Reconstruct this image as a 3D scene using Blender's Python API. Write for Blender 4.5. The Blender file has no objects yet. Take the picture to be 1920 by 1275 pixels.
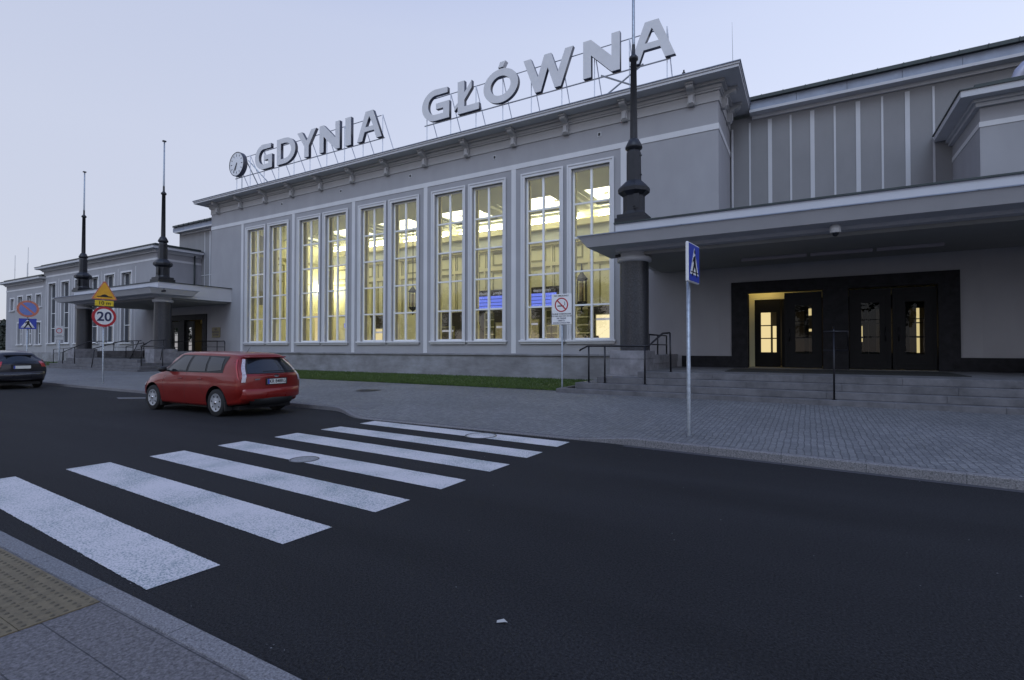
import bpy, bmesh, math, random
from mathutils import Vector, Matrix
random.seed(7)
S = bpy.context.scene
C = S.collection
R = math.radians

# ------------------------------------------------------------------ camera, world, sun, exposure
F_PX, YAW, PITCH, ROLL, CAM_H = 957.9, 0.5245, 0.0163, 0.001, 1.6418
cd = bpy.data.cameras.new('camera'); cam = bpy.data.objects.new('camera', cd); C.objects.link(cam)
cd.sensor_width = 36; cd.lens = F_PX/1920*36; cd.clip_end = 2000; cd.clip_start = .05
fw = Vector((-math.sin(YAW)*math.cos(PITCH), math.cos(YAW)*math.cos(PITCH), math.sin(PITCH)))
rt = Vector((math.cos(YAW), math.sin(YAW), 0)); up = rt.cross(fw)
rt2 = math.cos(ROLL)*rt + math.sin(ROLL)*up; up2 = -math.sin(ROLL)*rt + math.cos(ROLL)*up
cam.matrix_world = Matrix(((rt2.x, up2.x, -fw.x, 0), (rt2.y, up2.y, -fw.y, 0), (rt2.z, up2.z, -fw.z, CAM_H), (0, 0, 0, 1)))
S.camera = cam
S.view_settings.view_transform = 'Standard'; S.view_settings.look = 'None'
S.view_settings.gamma = 1; S.view_settings.use_curve_mapping = False
S.view_settings.exposure = 0.0

SUN_EL, SUN_AZ = R(7), R(200)          # low afterglow behind the camera
w = bpy.data.worlds.new('World'); S.world = w; w.use_nodes = True
nt = w.node_tree; nt.nodes.clear()
def N(t, tp, **k):
    n = t.nodes.new(tp)
    for a, v in k.items(): setattr(n, a, v)
    return n
out = N(nt, 'ShaderNodeOutputWorld')
sky = N(nt, 'ShaderNodeTexSky'); sky.sky_type = 'NISHITA'; sky.sun_disc = False
sky.sun_elevation = SUN_EL; sky.sun_rotation = SUN_AZ; sky.air_density = 1.0; sky.dust_density = .3; sky.ozone_density = 3
bg1 = N(nt, 'ShaderNodeBackground'); bg1.inputs[1].default_value = 0.03
nt.links.new(sky.outputs[0], bg1.inputs[0])
geo = N(nt, 'ShaderNodeTexCoord'); sep = N(nt, 'ShaderNodeSeparateXYZ'); nt.links.new(geo.outputs['Generated'], sep.inputs[0])
rp = N(nt, 'ShaderNodeValToRGB'); nt.links.new(sep.outputs[2], rp.inputs[0])
el = rp.color_ramp.elements
el[0].position = 0.0; el[0].color = (.70, .71, .82, 1)
el[1].position = 1.0; el[1].color = (.24, .34, .68, 1)
for p, c in ((.12, (.71, .73, .86, 1)), (.33, (.69, .73, .89, 1)), (.52, (.62, .675, .87, 1)), (.72, (.42, .50, .80, 1))):
    e = el.new(p); e.color = c
bg2 = N(nt, 'ShaderNodeBackground'); bg2.inputs[1].default_value = 0.95
azf = N(nt, 'ShaderNodeMath', operation='MULTIPLY_ADD'); azf.inputs[1].default_value = .20; azf.inputs[2].default_value = 1.06; nt.links.new(sep.outputs[0], azf.inputs[0])
azm = N(nt, 'ShaderNodeVectorMath', operation='SCALE'); nt.links.new(rp.outputs[0], azm.inputs[0]); nt.links.new(azf.outputs[0], azm.inputs['Scale'])
nt.links.new(azm.outputs[0], bg2.inputs[0])
ad = N(nt, 'ShaderNodeAddShader'); nt.links.new(bg1.outputs[0], ad.inputs[0]); nt.links.new(bg2.outputs[0], ad.inputs[1])
nt.links.new(ad.outputs[0], out.inputs[0])

sl = bpy.data.lights.new('sun', 'SUN'); sun = bpy.data.objects.new('sun', sl); C.objects.link(sun)
sl.energy = 0.95; sl.angle = R(32); sl.color = (.64, .80, 1.0)
sd = Vector((.20, -.66, .74)).normalized()
sun.rotation_euler = sd.to_track_quat('Z', 'Y').to_euler(); sun.location = (5, -20, 30)

# ------------------------------------------------------------------ materials
def newmat(name):
    m = bpy.data.materials.new(name); m.use_nodes = True
    t = m.node_tree; b = t.nodes['Principled BSDF']
    return m, t, b
def mat(name, col, rough=.6, metal=0, var=0, vs=6, bump=0, bs=60, spec=.5, coat=0, emis=None, es=0, dist=.01):
    m, t, b = newmat(name)
    b.inputs['Base Color'].default_value = (*col, 1); b.inputs['Roughness'].default_value = rough
    b.inputs['Metallic'].default_value = metal; b.inputs['Specular IOR Level'].default_value = spec
    if coat: b.inputs['Coat Weight'].default_value = coat; b.inputs['Coat Roughness'].default_value = .05
    if emis: b.inputs['Emission Color'].default_value = (*emis, 1); b.inputs['Emission Strength'].default_value = es
    tc = N(t, 'ShaderNodeTexCoord')
    if var:
        n = N(t, 'ShaderNodeTexNoise'); n.inputs['Scale'].default_value = vs; n.inputs['Detail'].default_value = 6; n.inputs['Roughness'].default_value = .65
        t.links.new(tc.outputs['Object'], n.inputs['Vector'])
        mr = N(t, 'ShaderNodeMapRange'); mr.inputs[1].default_value = .3; mr.inputs[2].default_value = .7
        mr.inputs[3].default_value = 1-var; mr.inputs[4].default_value = 1+var
        t.links.new(n.outputs[0], mr.inputs[0])
        mx = N(t, 'ShaderNodeVectorMath', operation='SCALE'); mx.inputs[0].default_value = col
        t.links.new(mr.outputs[0], mx.inputs['Scale']); t.links.new(mx.outputs[0], b.inputs['Base Color'])
    if bump:
        n2 = N(t, 'ShaderNodeTexNoise'); n2.inputs['Scale'].default_value = bs; n2.inputs['Detail'].default_value = 4
        t.links.new(tc.outputs['Object'], n2.inputs['Vector'])
        bp = N(t, 'ShaderNodeBump'); bp.inputs['Strength'].default_value = bump; bp.inputs['Distance'].default_value = dist
        t.links.new(n2.outputs[0], bp.inputs['Height']); t.links.new(bp.outputs[0], b.inputs['Normal'])
    return m

def streaky(name, col, rough=.85, amt=.08):
    """rendered wall: fine grain, large soft blotches and faint vertical rain streaks"""
    m, t, b = newmat(name); b.inputs['Roughness'].default_value = rough; b.inputs['Specular IOR Level'].default_value = .25
    tc = N(t, 'ShaderNodeTexCoord')
    mp = N(t, 'ShaderNodeMapping'); mp.inputs['Scale'].default_value = (1.1, 1.1, .45); t.links.new(tc.outputs['Object'], mp.inputs[0])
    a = N(t, 'ShaderNodeTexNoise'); a.inputs['Scale'].default_value = 1.5; a.inputs['Detail'].default_value = 7; t.links.new(mp.outputs[0], a.inputs[0])
    c = N(t, 'ShaderNodeTexNoise'); c.inputs['Scale'].default_value = .5; c.inputs['Detail'].default_value = 5; t.links.new(tc.outputs['Object'], c.inputs[0])
    g = N(t, 'ShaderNodeTexNoise'); g.inputs['Scale'].default_value = 90; g.inputs['Detail'].default_value = 3; t.links.new(tc.outputs['Object'], g.inputs[0])
    s1 = N(t, 'ShaderNodeMath', operation='ADD'); t.links.new(a.outputs[0], s1.inputs[0]); t.links.new(c.outputs[0], s1.inputs[1])
    g2 = N(t, 'ShaderNodeMath', operation='MULTIPLY_ADD'); g2.inputs[1].default_value = 1.1; t.links.new(g.outputs[0], g2.inputs[0]); t.links.new(s1.outputs[0], g2.inputs[2])
    mr = N(t, 'ShaderNodeMapRange'); mr.inputs[1].default_value = 1.15; mr.inputs[2].default_value = 1.95
    mr.inputs[3].default_value = 1-amt; mr.inputs[4].default_value = 1+amt; t.links.new(g2.outputs[0], mr.inputs[0])
    mx = N(t, 'ShaderNodeVectorMath', operation='SCALE'); mx.inputs[0].default_value = col
    t.links.new(mr.outputs[0], mx.inputs['Scale']); t.links.new(mx.outputs[0], b.inputs['Base Color'])
    bp = N(t, 'ShaderNodeBump'); bp.inputs['Strength'].default_value = .5; bp.inputs['Distance'].default_value = .008
    t.links.new(g.outputs[0], bp.inputs['Height']); t.links.new(bp.outputs[0], b.inputs['Normal'])
    return m

M = {}
M['stucco'] = streaky('stucco', (.330, .326, .342))
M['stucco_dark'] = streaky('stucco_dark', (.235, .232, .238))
M['trim'] = streaky('trim', (.60, .595, .61), .7, .07)
M['cream'] = streaky('cream', (.50, .50, .52), .75, .06)
M['frieze'] = streaky('frieze', (.42, .415, .42), .8, .06)
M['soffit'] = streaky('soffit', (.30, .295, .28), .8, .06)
M['roof_dark'] = mat('roof_dark', (.035, .045, .045), .5, .3, .2, 3)
M['zinc'] = mat('zinc', (.24, .27, .34), .55, .15, .14, 2.5)
M['stone'] = None
M['step'] = mat('step_stone', (.108, .106, .115), .75, 0, .38, 2.2, .3, 50)
M['pedestal'] = mat('pedestal_stone', (.20, .195, .21), .75, 0, .35, 3, .3, 40)
M['granite'] = mat('granite', (.035, .036, .042), .33, 0, .55, 22, spec=.45)
M['black_stone'] = mat('black_stone', (.014, .014, .017), .6, 0, .5, 5, spec=.2)
M['iron'] = mat('iron', (.018, .019, .024), .45, .3, .2, 8)
M['rail'] = mat('rail_paint', (.012, .012, .016), .35, .4)
M['galv'] = mat('galvanised', (.30, .33, .37), .42, .75, .25, 14)
M['door'] = mat('door_wood', (.008, .008, .009), .55, 0, .15, 6, spec=.2)
M['frame'] = mat('window_paint', (.80, .80, .80), .5, 0, .04, 3)
M['roofdeck'] = mat('roof_felt', (.06, .065, .07), .8, 0, .2, 2)
M['black'] = mat('black_paint', (.008, .008, .01), .4)
M['white'] = mat('white_film', (.72, .72, .72), .4)
M['red'] = mat('red_film', (.42, .02, .03), .4)
M['red_faded'] = mat('red_faded', (.50, .16, .10), .4, 0, .25, 4)
M['blue'] = mat('blue_film', (.03, .055, .36), .4)
M['blue_faded'] = mat('blue_faded', (.15, .20, .46), .45, 0, .12, 5)
M['yellow'] = mat('yellow_film', (.72, .36, .02), .45, 0, .08, 6)
M['yellow2'] = mat('yellow_plate', (.70, .50, .02), .45)
M['navy_text'] = mat('navy_text', (.02, .025, .08), .5)
M['letter'] = mat('letter_face', (.62, .62, .64), .45, 0, .06, 1.5)
M['letter_side'] = mat('letter_side', (.045, .045, .06), .4)
M['brass'] = mat('brass_plate', (.20, .17, .09), .45, .3, .2, 10)

def glass(name, tint=(1, 1, 1), refl=1.0, rough=.0, base=.04):
    m, t, b = newmat(name); t.nodes.remove(b); o = t.nodes['Material Output']
    tr = N(t, 'ShaderNodeBsdfTransparent'); tr.inputs[0].default_value = (*tint, 1)
    gl = N(t, 'ShaderNodeBsdfGlossy'); gl.inputs['Roughness'].default_value = rough; gl.inputs[0].default_value = (refl, refl, refl, 1)
    fr = N(t, 'ShaderNodeFresnel'); fr.inputs[0].default_value = 1.5
    ad_ = N(t, 'ShaderNodeMath', operation='ADD'); ad_.inputs[1].default_value = base; t.links.new(fr.outputs[0], ad_.inputs[0])
    mx = N(t, 'ShaderNodeMixShader'); t.links.new(ad_.outputs[0], mx.inputs[0]); t.links.new(tr.outputs[0], mx.inputs[1]); t.links.new(gl.outputs[0], mx.inputs[2])
    t.links.new(mx.outputs[0], o.inputs[0]); return m
M['glass'] = glass('window_glass', (.86, .88, .86))
M['door_glass'] = glass('door_glass', (.75, .76, .72), .45, base=.0)
M['dark_glass'] = mat('dark_glass', (.012, .015, .02), .06, spec=.6)
M['office_glass'] = mat('office_glass', (.05, .055, .065), .08, spec=.6)

def emit(name, col, s):
    m, t, b = newmat(name); t.nodes.remove(b); o = t.nodes['Material Output']
    e = N(t, 'ShaderNodeEmission'); e.inputs[0].default_value = (*col, 1); e.inputs[1].default_value = s
    t.links.new(e.outputs[0], o.inputs[0]); return m
M['lamp'] = emit('cove_lamp', (1.0, .93, .66), 22)
M['glow_ceiling'] = emit('coffer_glow', (1.0, .95, .70), 3.8)  # emissive ceiling panels imitate lit coffers and brighten the hall
M['lamp3'] = emit('vestibule_lamp', (1.0, .74, .30), 2.2)
M['screen'] = emit('timetable_screen', (.20, .27, 1.0), 1.0)
M['shop'] = emit('shop_light', (1.0, .80, .40), .85)
M['lantern_glow'] = mat('lantern_glass', (.45, .36, .22), .3)
M['text_glow'] = emit('text_glow', (.8, .8, .9), .5)

M['in_wall'] = mat('hall_wall_paint', (.82, .79, .53), .8, 0, .05, 1)
M['in_ceil'] = mat('hall_ceiling_paint', (.62, .64, .56), .8)
M['in_mould'] = mat('hall_moulding', (.36, .34, .17), .7)
M['in_light'] = mat('hall_pale_moulding', (.85, .80, .52), .7)
M['in_dark'] = mat('kiosk_front', (.035, .028, .024), .4)
M['in_floor'] = mat('hall_floor', (.48, .45, .34), .3)
M['olive'] = mat('olive_panel', (.17, .17, .06), .5)
M['poster'] = mat('kiosk_poster', (.55, .48, .30), .5, 0, .3, 5)

m, t, b = newmat('plinth_stone'); M['stone'] = m
tc = N(t, 'ShaderNodeTexCoord'); mp = N(t, 'ShaderNodeMapping'); mp.inputs['Scale'].default_value = (.6, .6, 1.6); t.links.new(tc.outputs['Object'], mp.inputs[0])
n1 = N(t, 'ShaderNodeTexNoise'); n1.inputs['Scale'].default_value = 2.4; n1.inputs['Detail'].default_value = 8; n1.inputs['Roughness'].default_value = .7; t.links.new(mp.outputs[0], n1.inputs[0])
n2 = N(t, 'ShaderNodeTexNoise'); n2.inputs['Scale'].default_value = .9; n2.inputs['Detail'].default_value = 5; t.links.new(tc.outputs['Object'], n2.inputs[0])
ad_ = N(t, 'ShaderNodeMath', operation='ADD'); t.links.new(n1.outputs[0], ad_.inputs[0]); t.links.new(n2.outputs[0], ad_.inputs[1])
cr = N(t, 'ShaderNodeValToRGB'); e = cr.color_ramp.elements; e[0].position = .36; e[0].color = (.15, .145, .155, 1); e[1].position = .64; e[1].color = (.28, .285, .31, 1)
k_ = e.new(.5); k_.color = (.215, .212, .225, 1)
hf = N(t, 'ShaderNodeMath', operation='MULTIPLY'); hf.inputs[1].default_value = .5; t.links.new(ad_.outputs[0], hf.inputs[0]); t.links.new(hf.outputs[0], cr.inputs[0])
t.links.new(cr.outputs[0], b.inputs['Base Color']); b.inputs['Roughness'].default_value = .75
# asphalt
m, t, b = newmat('asphalt'); M['asphalt'] = m
tc = N(t, 'ShaderNodeTexCoord')
n1 = N(t, 'ShaderNodeTexNoise'); n1.inputs['Scale'].default_value = 62; n1.inputs['Detail'].default_value = 5; n1.inputs['Roughness'].default_value = .8
n2 = N(t, 'ShaderNodeTexNoise'); n2.inputs['Scale'].default_value = .35; n2.inputs['Detail'].default_value = 6
v1 = N(t, 'ShaderNodeTexVoronoi'); v1.inputs['Scale'].default_value = 110
for n in (n1, v1): t.links.new(tc.outputs['Object'], n.inputs['Vector'])
mpa = N(t, 'ShaderNodeMapping'); mpa.inputs['Scale'].default_value = (.35, 2.0, 1); t.links.new(tc.outputs['Object'], mpa.inputs[0]); t.links.new(mpa.outputs[0], n2.inputs[0])
cr = N(t, 'ShaderNodeValToRGB'); e = cr.color_ramp.elements
e[0].position = .38; e[0].color = (.003, .003, .004, 1); e[1].position = .66; e[1].color = (.035, .035, .039, 1)
t.links.new(n1.outputs[0], cr.inputs[0])
mr = N(t, 'ShaderNodeMapRange'); mr.inputs[1].default_value = .3; mr.inputs[2].default_value = .7; mr.inputs[3].default_value = .72; mr.inputs[4].default_value = 1.35
t.links.new(n2.outputs[0], mr.inputs[0])
mx = N(t, 'ShaderNodeVectorMath', operation='SCALE'); t.links.new(cr.outputs[0], mx.inputs[0]); t.links.new(mr.outputs[0], mx.inputs['Scale'])
t.links.new(mx.outputs[0], b.inputs['Base Color']); b.inputs['Roughness'].default_value = .88; b.inputs['Specular IOR Level'].default_value = .22
bp = N(t, 'ShaderNodeBump'); bp.inputs['Strength'].default_value = .8; bp.inputs['Distance'].default_value = .008
t.links.new(v1.outputs['Distance'], bp.inputs['Height']); t.links.new(bp.outputs[0], b.inputs['Normal'])

# road paint: white with worn dark pores
m, t, b = newmat('road_paint'); M['paint'] = m
tc = N(t, 'ShaderNodeTexCoord')
n1 = N(t, 'ShaderNodeTexNoise'); n1.inputs['Scale'].default_value = 70; n1.inputs['Detail'].default_value = 3
n2 = N(t, 'ShaderNodeTexNoise'); n2.inputs['Scale'].default_value = 1.3; n2.inputs['Detail'].default_value = 5
for n in (n1, n2): t.links.new(tc.outputs['Object'], n.inputs['Vector'])
ma = N(t, 'ShaderNodeMath', operation='MULTIPLY_ADD'); ma.inputs[1].default_value = .55; t.links.new(n2.outputs[0], ma.inputs[0]); t.links.new(n1.outputs[0], ma.inputs[2])
cr = N(t, 'ShaderNodeValToRGB'); e = cr.color_ramp.elements
e[0].position = .63; e[0].color = (.20, .245, .26, 1); e[1].position = .79; e[1].color = (.53, .505, .525, 1)
t.links.new(ma.outputs[0], cr.inputs[0]); t.links.new(cr.outputs[0], b.inputs['Base Color']); b.inputs['Roughness'].default_value = .6
bp = N(t, 'ShaderNodeBump'); bp.inputs['Strength'].default_value = .4; bp.inputs['Distance'].default_value = .005
t.links.new(n1.outputs[0], bp.inputs['Height']); t.links.new(bp.outputs[0], b.inputs['Normal'])

# small granite setts
m, t, b = newmat('granite_setts'); M['setts'] = m
tc = N(t, 'ShaderNodeTexCoord')
wn = N(t, 'ShaderNodeTexNoise'); wn.inputs['Scale'].default_value = 2.6; wn.inputs['Detail'].default_value = 5; wn.inputs['Roughness'].default_value = .7; t.links.new(tc.outputs['Object'], wn.inputs['Vector'])
wv = N(t, 'ShaderNodeVectorMath', operation='SCALE'); wv.inputs['Scale'].default_value = .12; t.links.new(wn.outputs['Color'], wv.inputs[0])
av = N(t, 'ShaderNodeVectorMath', operation='ADD'); t.links.new(tc.outputs['Object'], av.inputs[0]); t.links.new(wv.outputs[0], av.inputs[1])
mp = N(t, 'ShaderNodeMapping'); mp.inputs['Rotation'].default_value = (0, 0, R(90)); t.links.new(av.outputs[0], mp.inputs[0])
br = N(t, 'ShaderNodeTexBrick'); br.inputs['Scale'].default_value = 1; br.inputs['Brick Width'].default_value = .096; br.inputs['Row Height'].default_value = .092
br.inputs['Mortar Size'].default_value = .008; br.inputs['Mortar Smooth'].default_value = .35
br.inputs['Color1'].default_value = (.115, .118, .127, 1); br.inputs['Color2'].default_value = (.185, .186, .192, 1); br.inputs['Mortar'].default_value = (.078, .078, .082, 1)
t.links.new(mp.outputs[0], br.inputs[0])
n2 = N(t, 'ShaderNodeTexNoise'); n2.inputs['Scale'].default_value = .5; n2.inputs['Detail'].default_value = 6; t.links.new(tc.outputs['Object'], n2.inputs['Vector'])
n3 = N(t, 'ShaderNodeTexNoise'); n3.inputs['Scale'].default_value = 45; n3.inputs['Detail'].default_value = 4; t.links.new(tc.outputs['Object'], n3.inputs['Vector'])
ss = N(t, 'ShaderNodeMath', operation='ADD'); t.links.new(n2.outputs[0], ss.inputs[0]); t.links.new(n3.outputs[0], ss.inputs[1])
mr = N(t, 'ShaderNodeMapRange'); mr.inputs[1].default_value = .6; mr.inputs[2].default_value = 1.4; mr.inputs[3].default_value = .68; mr.inputs[4].default_value = 1.3
t.links.new(ss.outputs[0], mr.inputs[0])
mx = N(t, 'ShaderNodeVectorMath', operation='SCALE'); t.links.new(br.outputs['Color'], mx.inputs[0]); t.links.new(mr.outputs[0], mx.inputs['Scale'])
t.links.new(mx.outputs[0], b.inputs['Base Color']); b.inputs['Roughness'].default_value = .7
hm = N(t, 'ShaderNodeMath', operation='MULTIPLY_ADD'); hm.inputs[1].default_value = -1.0; t.links.new(br.outputs['Fac'], hm.inputs[0])
h2 = N(t, 'ShaderNodeMath', operation='MULTIPLY'); h2.inputs[1].default_value = .5; t.links.new(n3.outputs[0], h2.inputs[0]); t.links.new(h2.outputs[0], hm.inputs[2])
bp = N(t, 'ShaderNodeBump'); bp.inputs['Strength'].default_value = .9; bp.inputs['Distance'].default_value = .012
t.links.new(hm.outputs[0], bp.inputs['Height']); t.links.new(bp.outputs[0], b.inputs['Normal'])

# flamed stone slabs with joints (near pavement), optional tint
def slabs(name, c1, c2, joint, bw, rh, off=.5, ox=0, oy=0, grain=55, rot=0):
    m, t, b = newmat(name)
    tc = N(t, 'ShaderNodeTexCoord'); mp = N(t, 'ShaderNodeMapping'); mp.inputs['Location'].default_value = (ox, oy, 0); mp.inputs['Rotation'].default_value = (0, 0, rot)
    t.links.new(tc.outputs['Object'], mp.inputs[0])
    br = N(t, 'ShaderNodeTexBrick'); br.inputs['Scale'].default_value = 1; br.inputs['Brick Width'].default_value = bw; br.inputs['Row Height'].default_value = rh
    br.offset = off; br.inputs['Mortar Size'].default_value = .004; br.inputs['Mortar Smooth'].default_value = .2
    br.inputs['Color1'].default_value = (*c1, 1); br.inputs['Color2'].default_value = (*c2, 1); br.inputs['Mortar'].default_value = (*joint, 1)
    t.links.new(mp.outputs[0], br.inputs[0])
    n = N(t, 'ShaderNodeTexNoise'); n.inputs['Scale'].default_value = grain; n.inputs['Detail'].default_value = 5; n.inputs['Roughness'].default_value = .75; t.links.new(tc.outputs['Object'], n.inputs['Vector'])
    mr = N(t, 'ShaderNodeMapRange'); mr.inputs[1].default_value = .3; mr.inputs[2].default_value = .7; mr.inputs[3].default_value = .2; mr.inputs[4].default_value = 1.8
    t.links.new(n.outputs[0], mr.inputs[0])
    mx = N(t, 'ShaderNodeVectorMath', operation='SCALE'); t.links.new(br.outputs['Color'], mx.inputs[0]); t.links.new(mr.outputs[0], mx.inputs['Scale'])
    t.links.new(mx.outputs[0], b.inputs['Base Color']); b.inputs['Roughness'].default_value = .75
    bp = N(t, 'ShaderNodeBump'); bp.inputs['Strength'].default_value = .5; bp.inputs['Distance'].default_value = .006
    t.links.new(n.outputs[0], bp.inputs['Height']); t.links.new(bp.outputs[0], b.inputs['Normal'])
    return m
M['slabs'] = slabs('flamed_slabs', (.095, .090, .096), (.108, .101, .107), (.03, .03, .035), 3.1, .29, .5, 1.1, .21, 44)
M['kerb'] = slabs('kerb_granite', (.135, .14, .155), (.165, .16, .17), (.05, .05, .055), 1.0, 5, 0, .14, 0, 70)
M['kerb_far'] = slabs('kerb_granite_rough', (.135, .13, .14), (.17, .165, .17), (.05, .05, .055), 1.0, 5, 0, .34, 2.6, 60)
M['tactile'] = mat('tactile_paving', (.125, .098, .056), .7, 0, .32, 18, .6, 60, dist=.005)

m, t, b = newmat('grass'); M['grass'] = m
tc = N(t, 'ShaderNodeTexCoord'); n = N(t, 'ShaderNodeTexNoise'); n.inputs['Scale'].default_value = 3; n.inputs['Detail'].default_value = 6; t.links.new(tc.outputs['Object'], n.inputs['Vector'])
cr = N(t, 'ShaderNodeValToRGB'); e = cr.color_ramp.elements; e[0].position = .3; e[0].color = (.024, .045, .004, 1); e[1].position = .7; e[1].color = (.062, .110, .012, 1)
t.links.new(n.outputs[0], cr.inputs[0]); t.links.new(cr.outputs[0], b.inputs['Base Color']); b.inputs['Roughness'].default_value = .6
M['soil'] = mat('soil', (.02, .03, .012), .9, 0, .3, 5)

# ------------------------------------------------------------------ mesh helpers
class MB:
    def __init__(s): s.v = []; s.f = []; s.mi = []; s.sm = []
    def add(s, vs, fs, mi=0, sm=False):
        o = len(s.v); s.v += [tuple(v) for v in vs]; s.f += [tuple(i+o for i in f) for f in fs]; s.mi += [mi]*len(fs); s.sm += [sm]*len(fs); return s
    def box(s, x0, x1, y0, y1, z0, z1, mi=0, bev=0):
        if bev:
            b_ = bev
            V = []; 
            # chamfered box: 24 verts
            for sx, X in ((-1, x0), (1, x1)):
                for sy, Y in ((-1, y0), (1, y1)):
                    for sz, Z in ((-1, z0), (1, z1)):
                        V += [(X, Y-sy*b_, Z-sz*b_), (X-sx*b_, Y, Z-sz*b_), (X-sx*b_, Y-sy*b_, Z)]
            bm = bmesh.new()
            for v in V: bm.verts.new(v)
            r = bmesh.ops.convex_hull(bm, input=bm.verts)
            bmesh.ops.dissolve_limit(bm, angle_limit=.001, verts=bm.verts, edges=bm.edges)
            bm.verts.index_update()
            s.add([v.co[:] for v in bm.verts], [[v.index for v in f.verts] for f in bm.faces], mi); bm.free(); return s
        v = [(x0, y0, z0), (x1, y0, z0), (x1, y1, z0), (x0, y1, z0), (x0, y0, z1), (x1, y0, z1), (x1, y1, z1), (x0, y1, z1)]
        return s.add(v, [(0, 3, 2, 1), (4, 5, 6, 7), (0, 1, 5, 4), (1, 2, 6, 5), (2, 3, 7, 6), (3, 0, 4, 7)], mi)
    def prism(s, pts, axis, a0, a1, mi=0, sm=False):
        """pts: 2-D outline; axis x: pts=(y,z), y: pts=(x,z), z: pts=(x,y)"""
        def P(p, a): return (a, p[0], p[1]) if axis == 'x' else (p[0], a, p[1]) if axis == 'y' else (p[0], p[1], a)
        n = len(pts); v = [P(p, a0) for p in pts] + [P(p, a1) for p in pts]
        fs = [tuple(range(n)), tuple(range(2*n-1, n-1, -1))] + [(i, (i+1) % n, n+(i+1) % n, n+i) for i in range(n)]
        return s.add(v, fs, mi, sm)
    def tube(s, p, q, r, r2=None, n=10, mi=0, cap=True):
        p = Vector(p); q = Vector(q); r2 = r if r2 is None else r2; d = (q-p).normalized()
        a = d.orthogonal().normalized(); b_ = d.cross(a); v = []
        for c, rr in ((p, r), (q, r2)):
            for i in range(n):
                t_ = 2*math.pi*i/n; v.append(c+rr*(math.cos(t_)*a+math.sin(t_)*b_))
        s.add(v, [(i, (i+1) % n, n+(i+1) % n, n+i) for i in range(n)], mi, n > 6)
        if cap: s.add(v[:n], [tuple(range(n-1, -1, -1))], mi); s.add(v[n:], [tuple(range(n))], mi)
        return s
    def path(s, pts, r, n=8, mi=0):
        """one continuous tube along points"""
        P = [Vector(p) for p in pts]; rings = []
        for i, p in enumerate(P):
            d = (P[min(i+1, len(P)-1)]-P[max(i-1, 0)]).normalized()
            a = d.cross(Vector((.13, .31, .94))).normalized(); b_ = d.cross(a)
            k = 1.0
            if 0 < i < len(P)-1:
                c_ = max(.5, abs((P[i+1]-p).normalized().dot(d))); k = 1/c_
            rings.append([p+r*k*(math.cos(2*math.pi*j/n)*a+math.sin(2*math.pi*j/n)*b_) for j in range(n)])
        v = [x for g in rings for x in g]; fs = []
        for i in range(len(P)-1):
            for j in range(n): fs.append((i*n+j, i*n+(j+1) % n, (i+1)*n+(j+1) % n, (i+1)*n+j))
        fs.append(tuple(range(n-1, -1, -1))); fs.append(tuple(range((len(P)-1)*n, len(P)*n)))
        return s.add(v, fs, mi, True)
    def lathe(s, prof, c=(0, 0, 0), n=24, axis='z', mi=0, sm=True, rot=0):
        v = []; m_ = len(prof)
        for i in range(n):
            t_ = 2*math.pi*i/n+rot; cs, sn = math.cos(t_), math.sin(t_)
            for r, h in prof:
                p = (r*cs, r*sn, h) if axis == 'z' else (r*cs, h, r*sn) if axis == 'y' else (h, r*cs, r*sn)
                v.append((c[0]+p[0], c[1]+p[1], c[2]+p[2]))
        fs = [(i*m_+j, ((i+1) % n)*m_+j, ((i+1) % n)*m_+j+1, i*m_+j+1) for i in range(n) for j in range(m_-1)]
        return s.add(v, fs, mi, sm)
    def build(s, name, mats, parent=None, loc=None, rz=0, fix=True):
        me = bpy.data.meshes.new(name); me.from_pydata(s.v, [], s.f)
        if not isinstance(mats, (list, tuple)): mats = [mats]
        for m_ in mats: me.materials.append(m_)
        for p, i, q in zip(me.polygons, s.mi, s.sm): p.material_index = i; p.use_smooth = q
        if fix:
            bm = bmesh.new(); bm.from_mesh(me); bmesh.ops.remove_doubles(bm, verts=bm.verts, dist=1e-5)
            bmesh.ops.recalc_face_normals(bm, faces=bm.faces); bm.to_mesh(me); bm.free()
        me.update()
        o = bpy.data.objects.new(name, me); C.objects.link(o)
        if parent: o.parent = parent
        if loc: o.location = loc
        if rz: o.rotation_euler.z = rz
        return o
def tag(o, label=None, cat=None, group=None, kind=None):
    if label: o['label'] = label
    if cat: o['category'] = cat
    if group: o['group'] = group
    if kind: o['kind'] = kind
    return o
def thing(name, label, cat, loc=(0, 0, 0), rz=0, group=None):
    o = bpy.data.objects.new(name, None); C.objects.link(o); o.location = loc; o.rotation_euler.z = rz; o.empty_display_size = .2
    return tag(o, label, cat, group)
def copy_tree(o, parent=None):
    c = o.copy(); C.objects.link(c); c.parent = parent
    for ch in list(o.children): copy_tree(ch, c)
    return c
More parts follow.
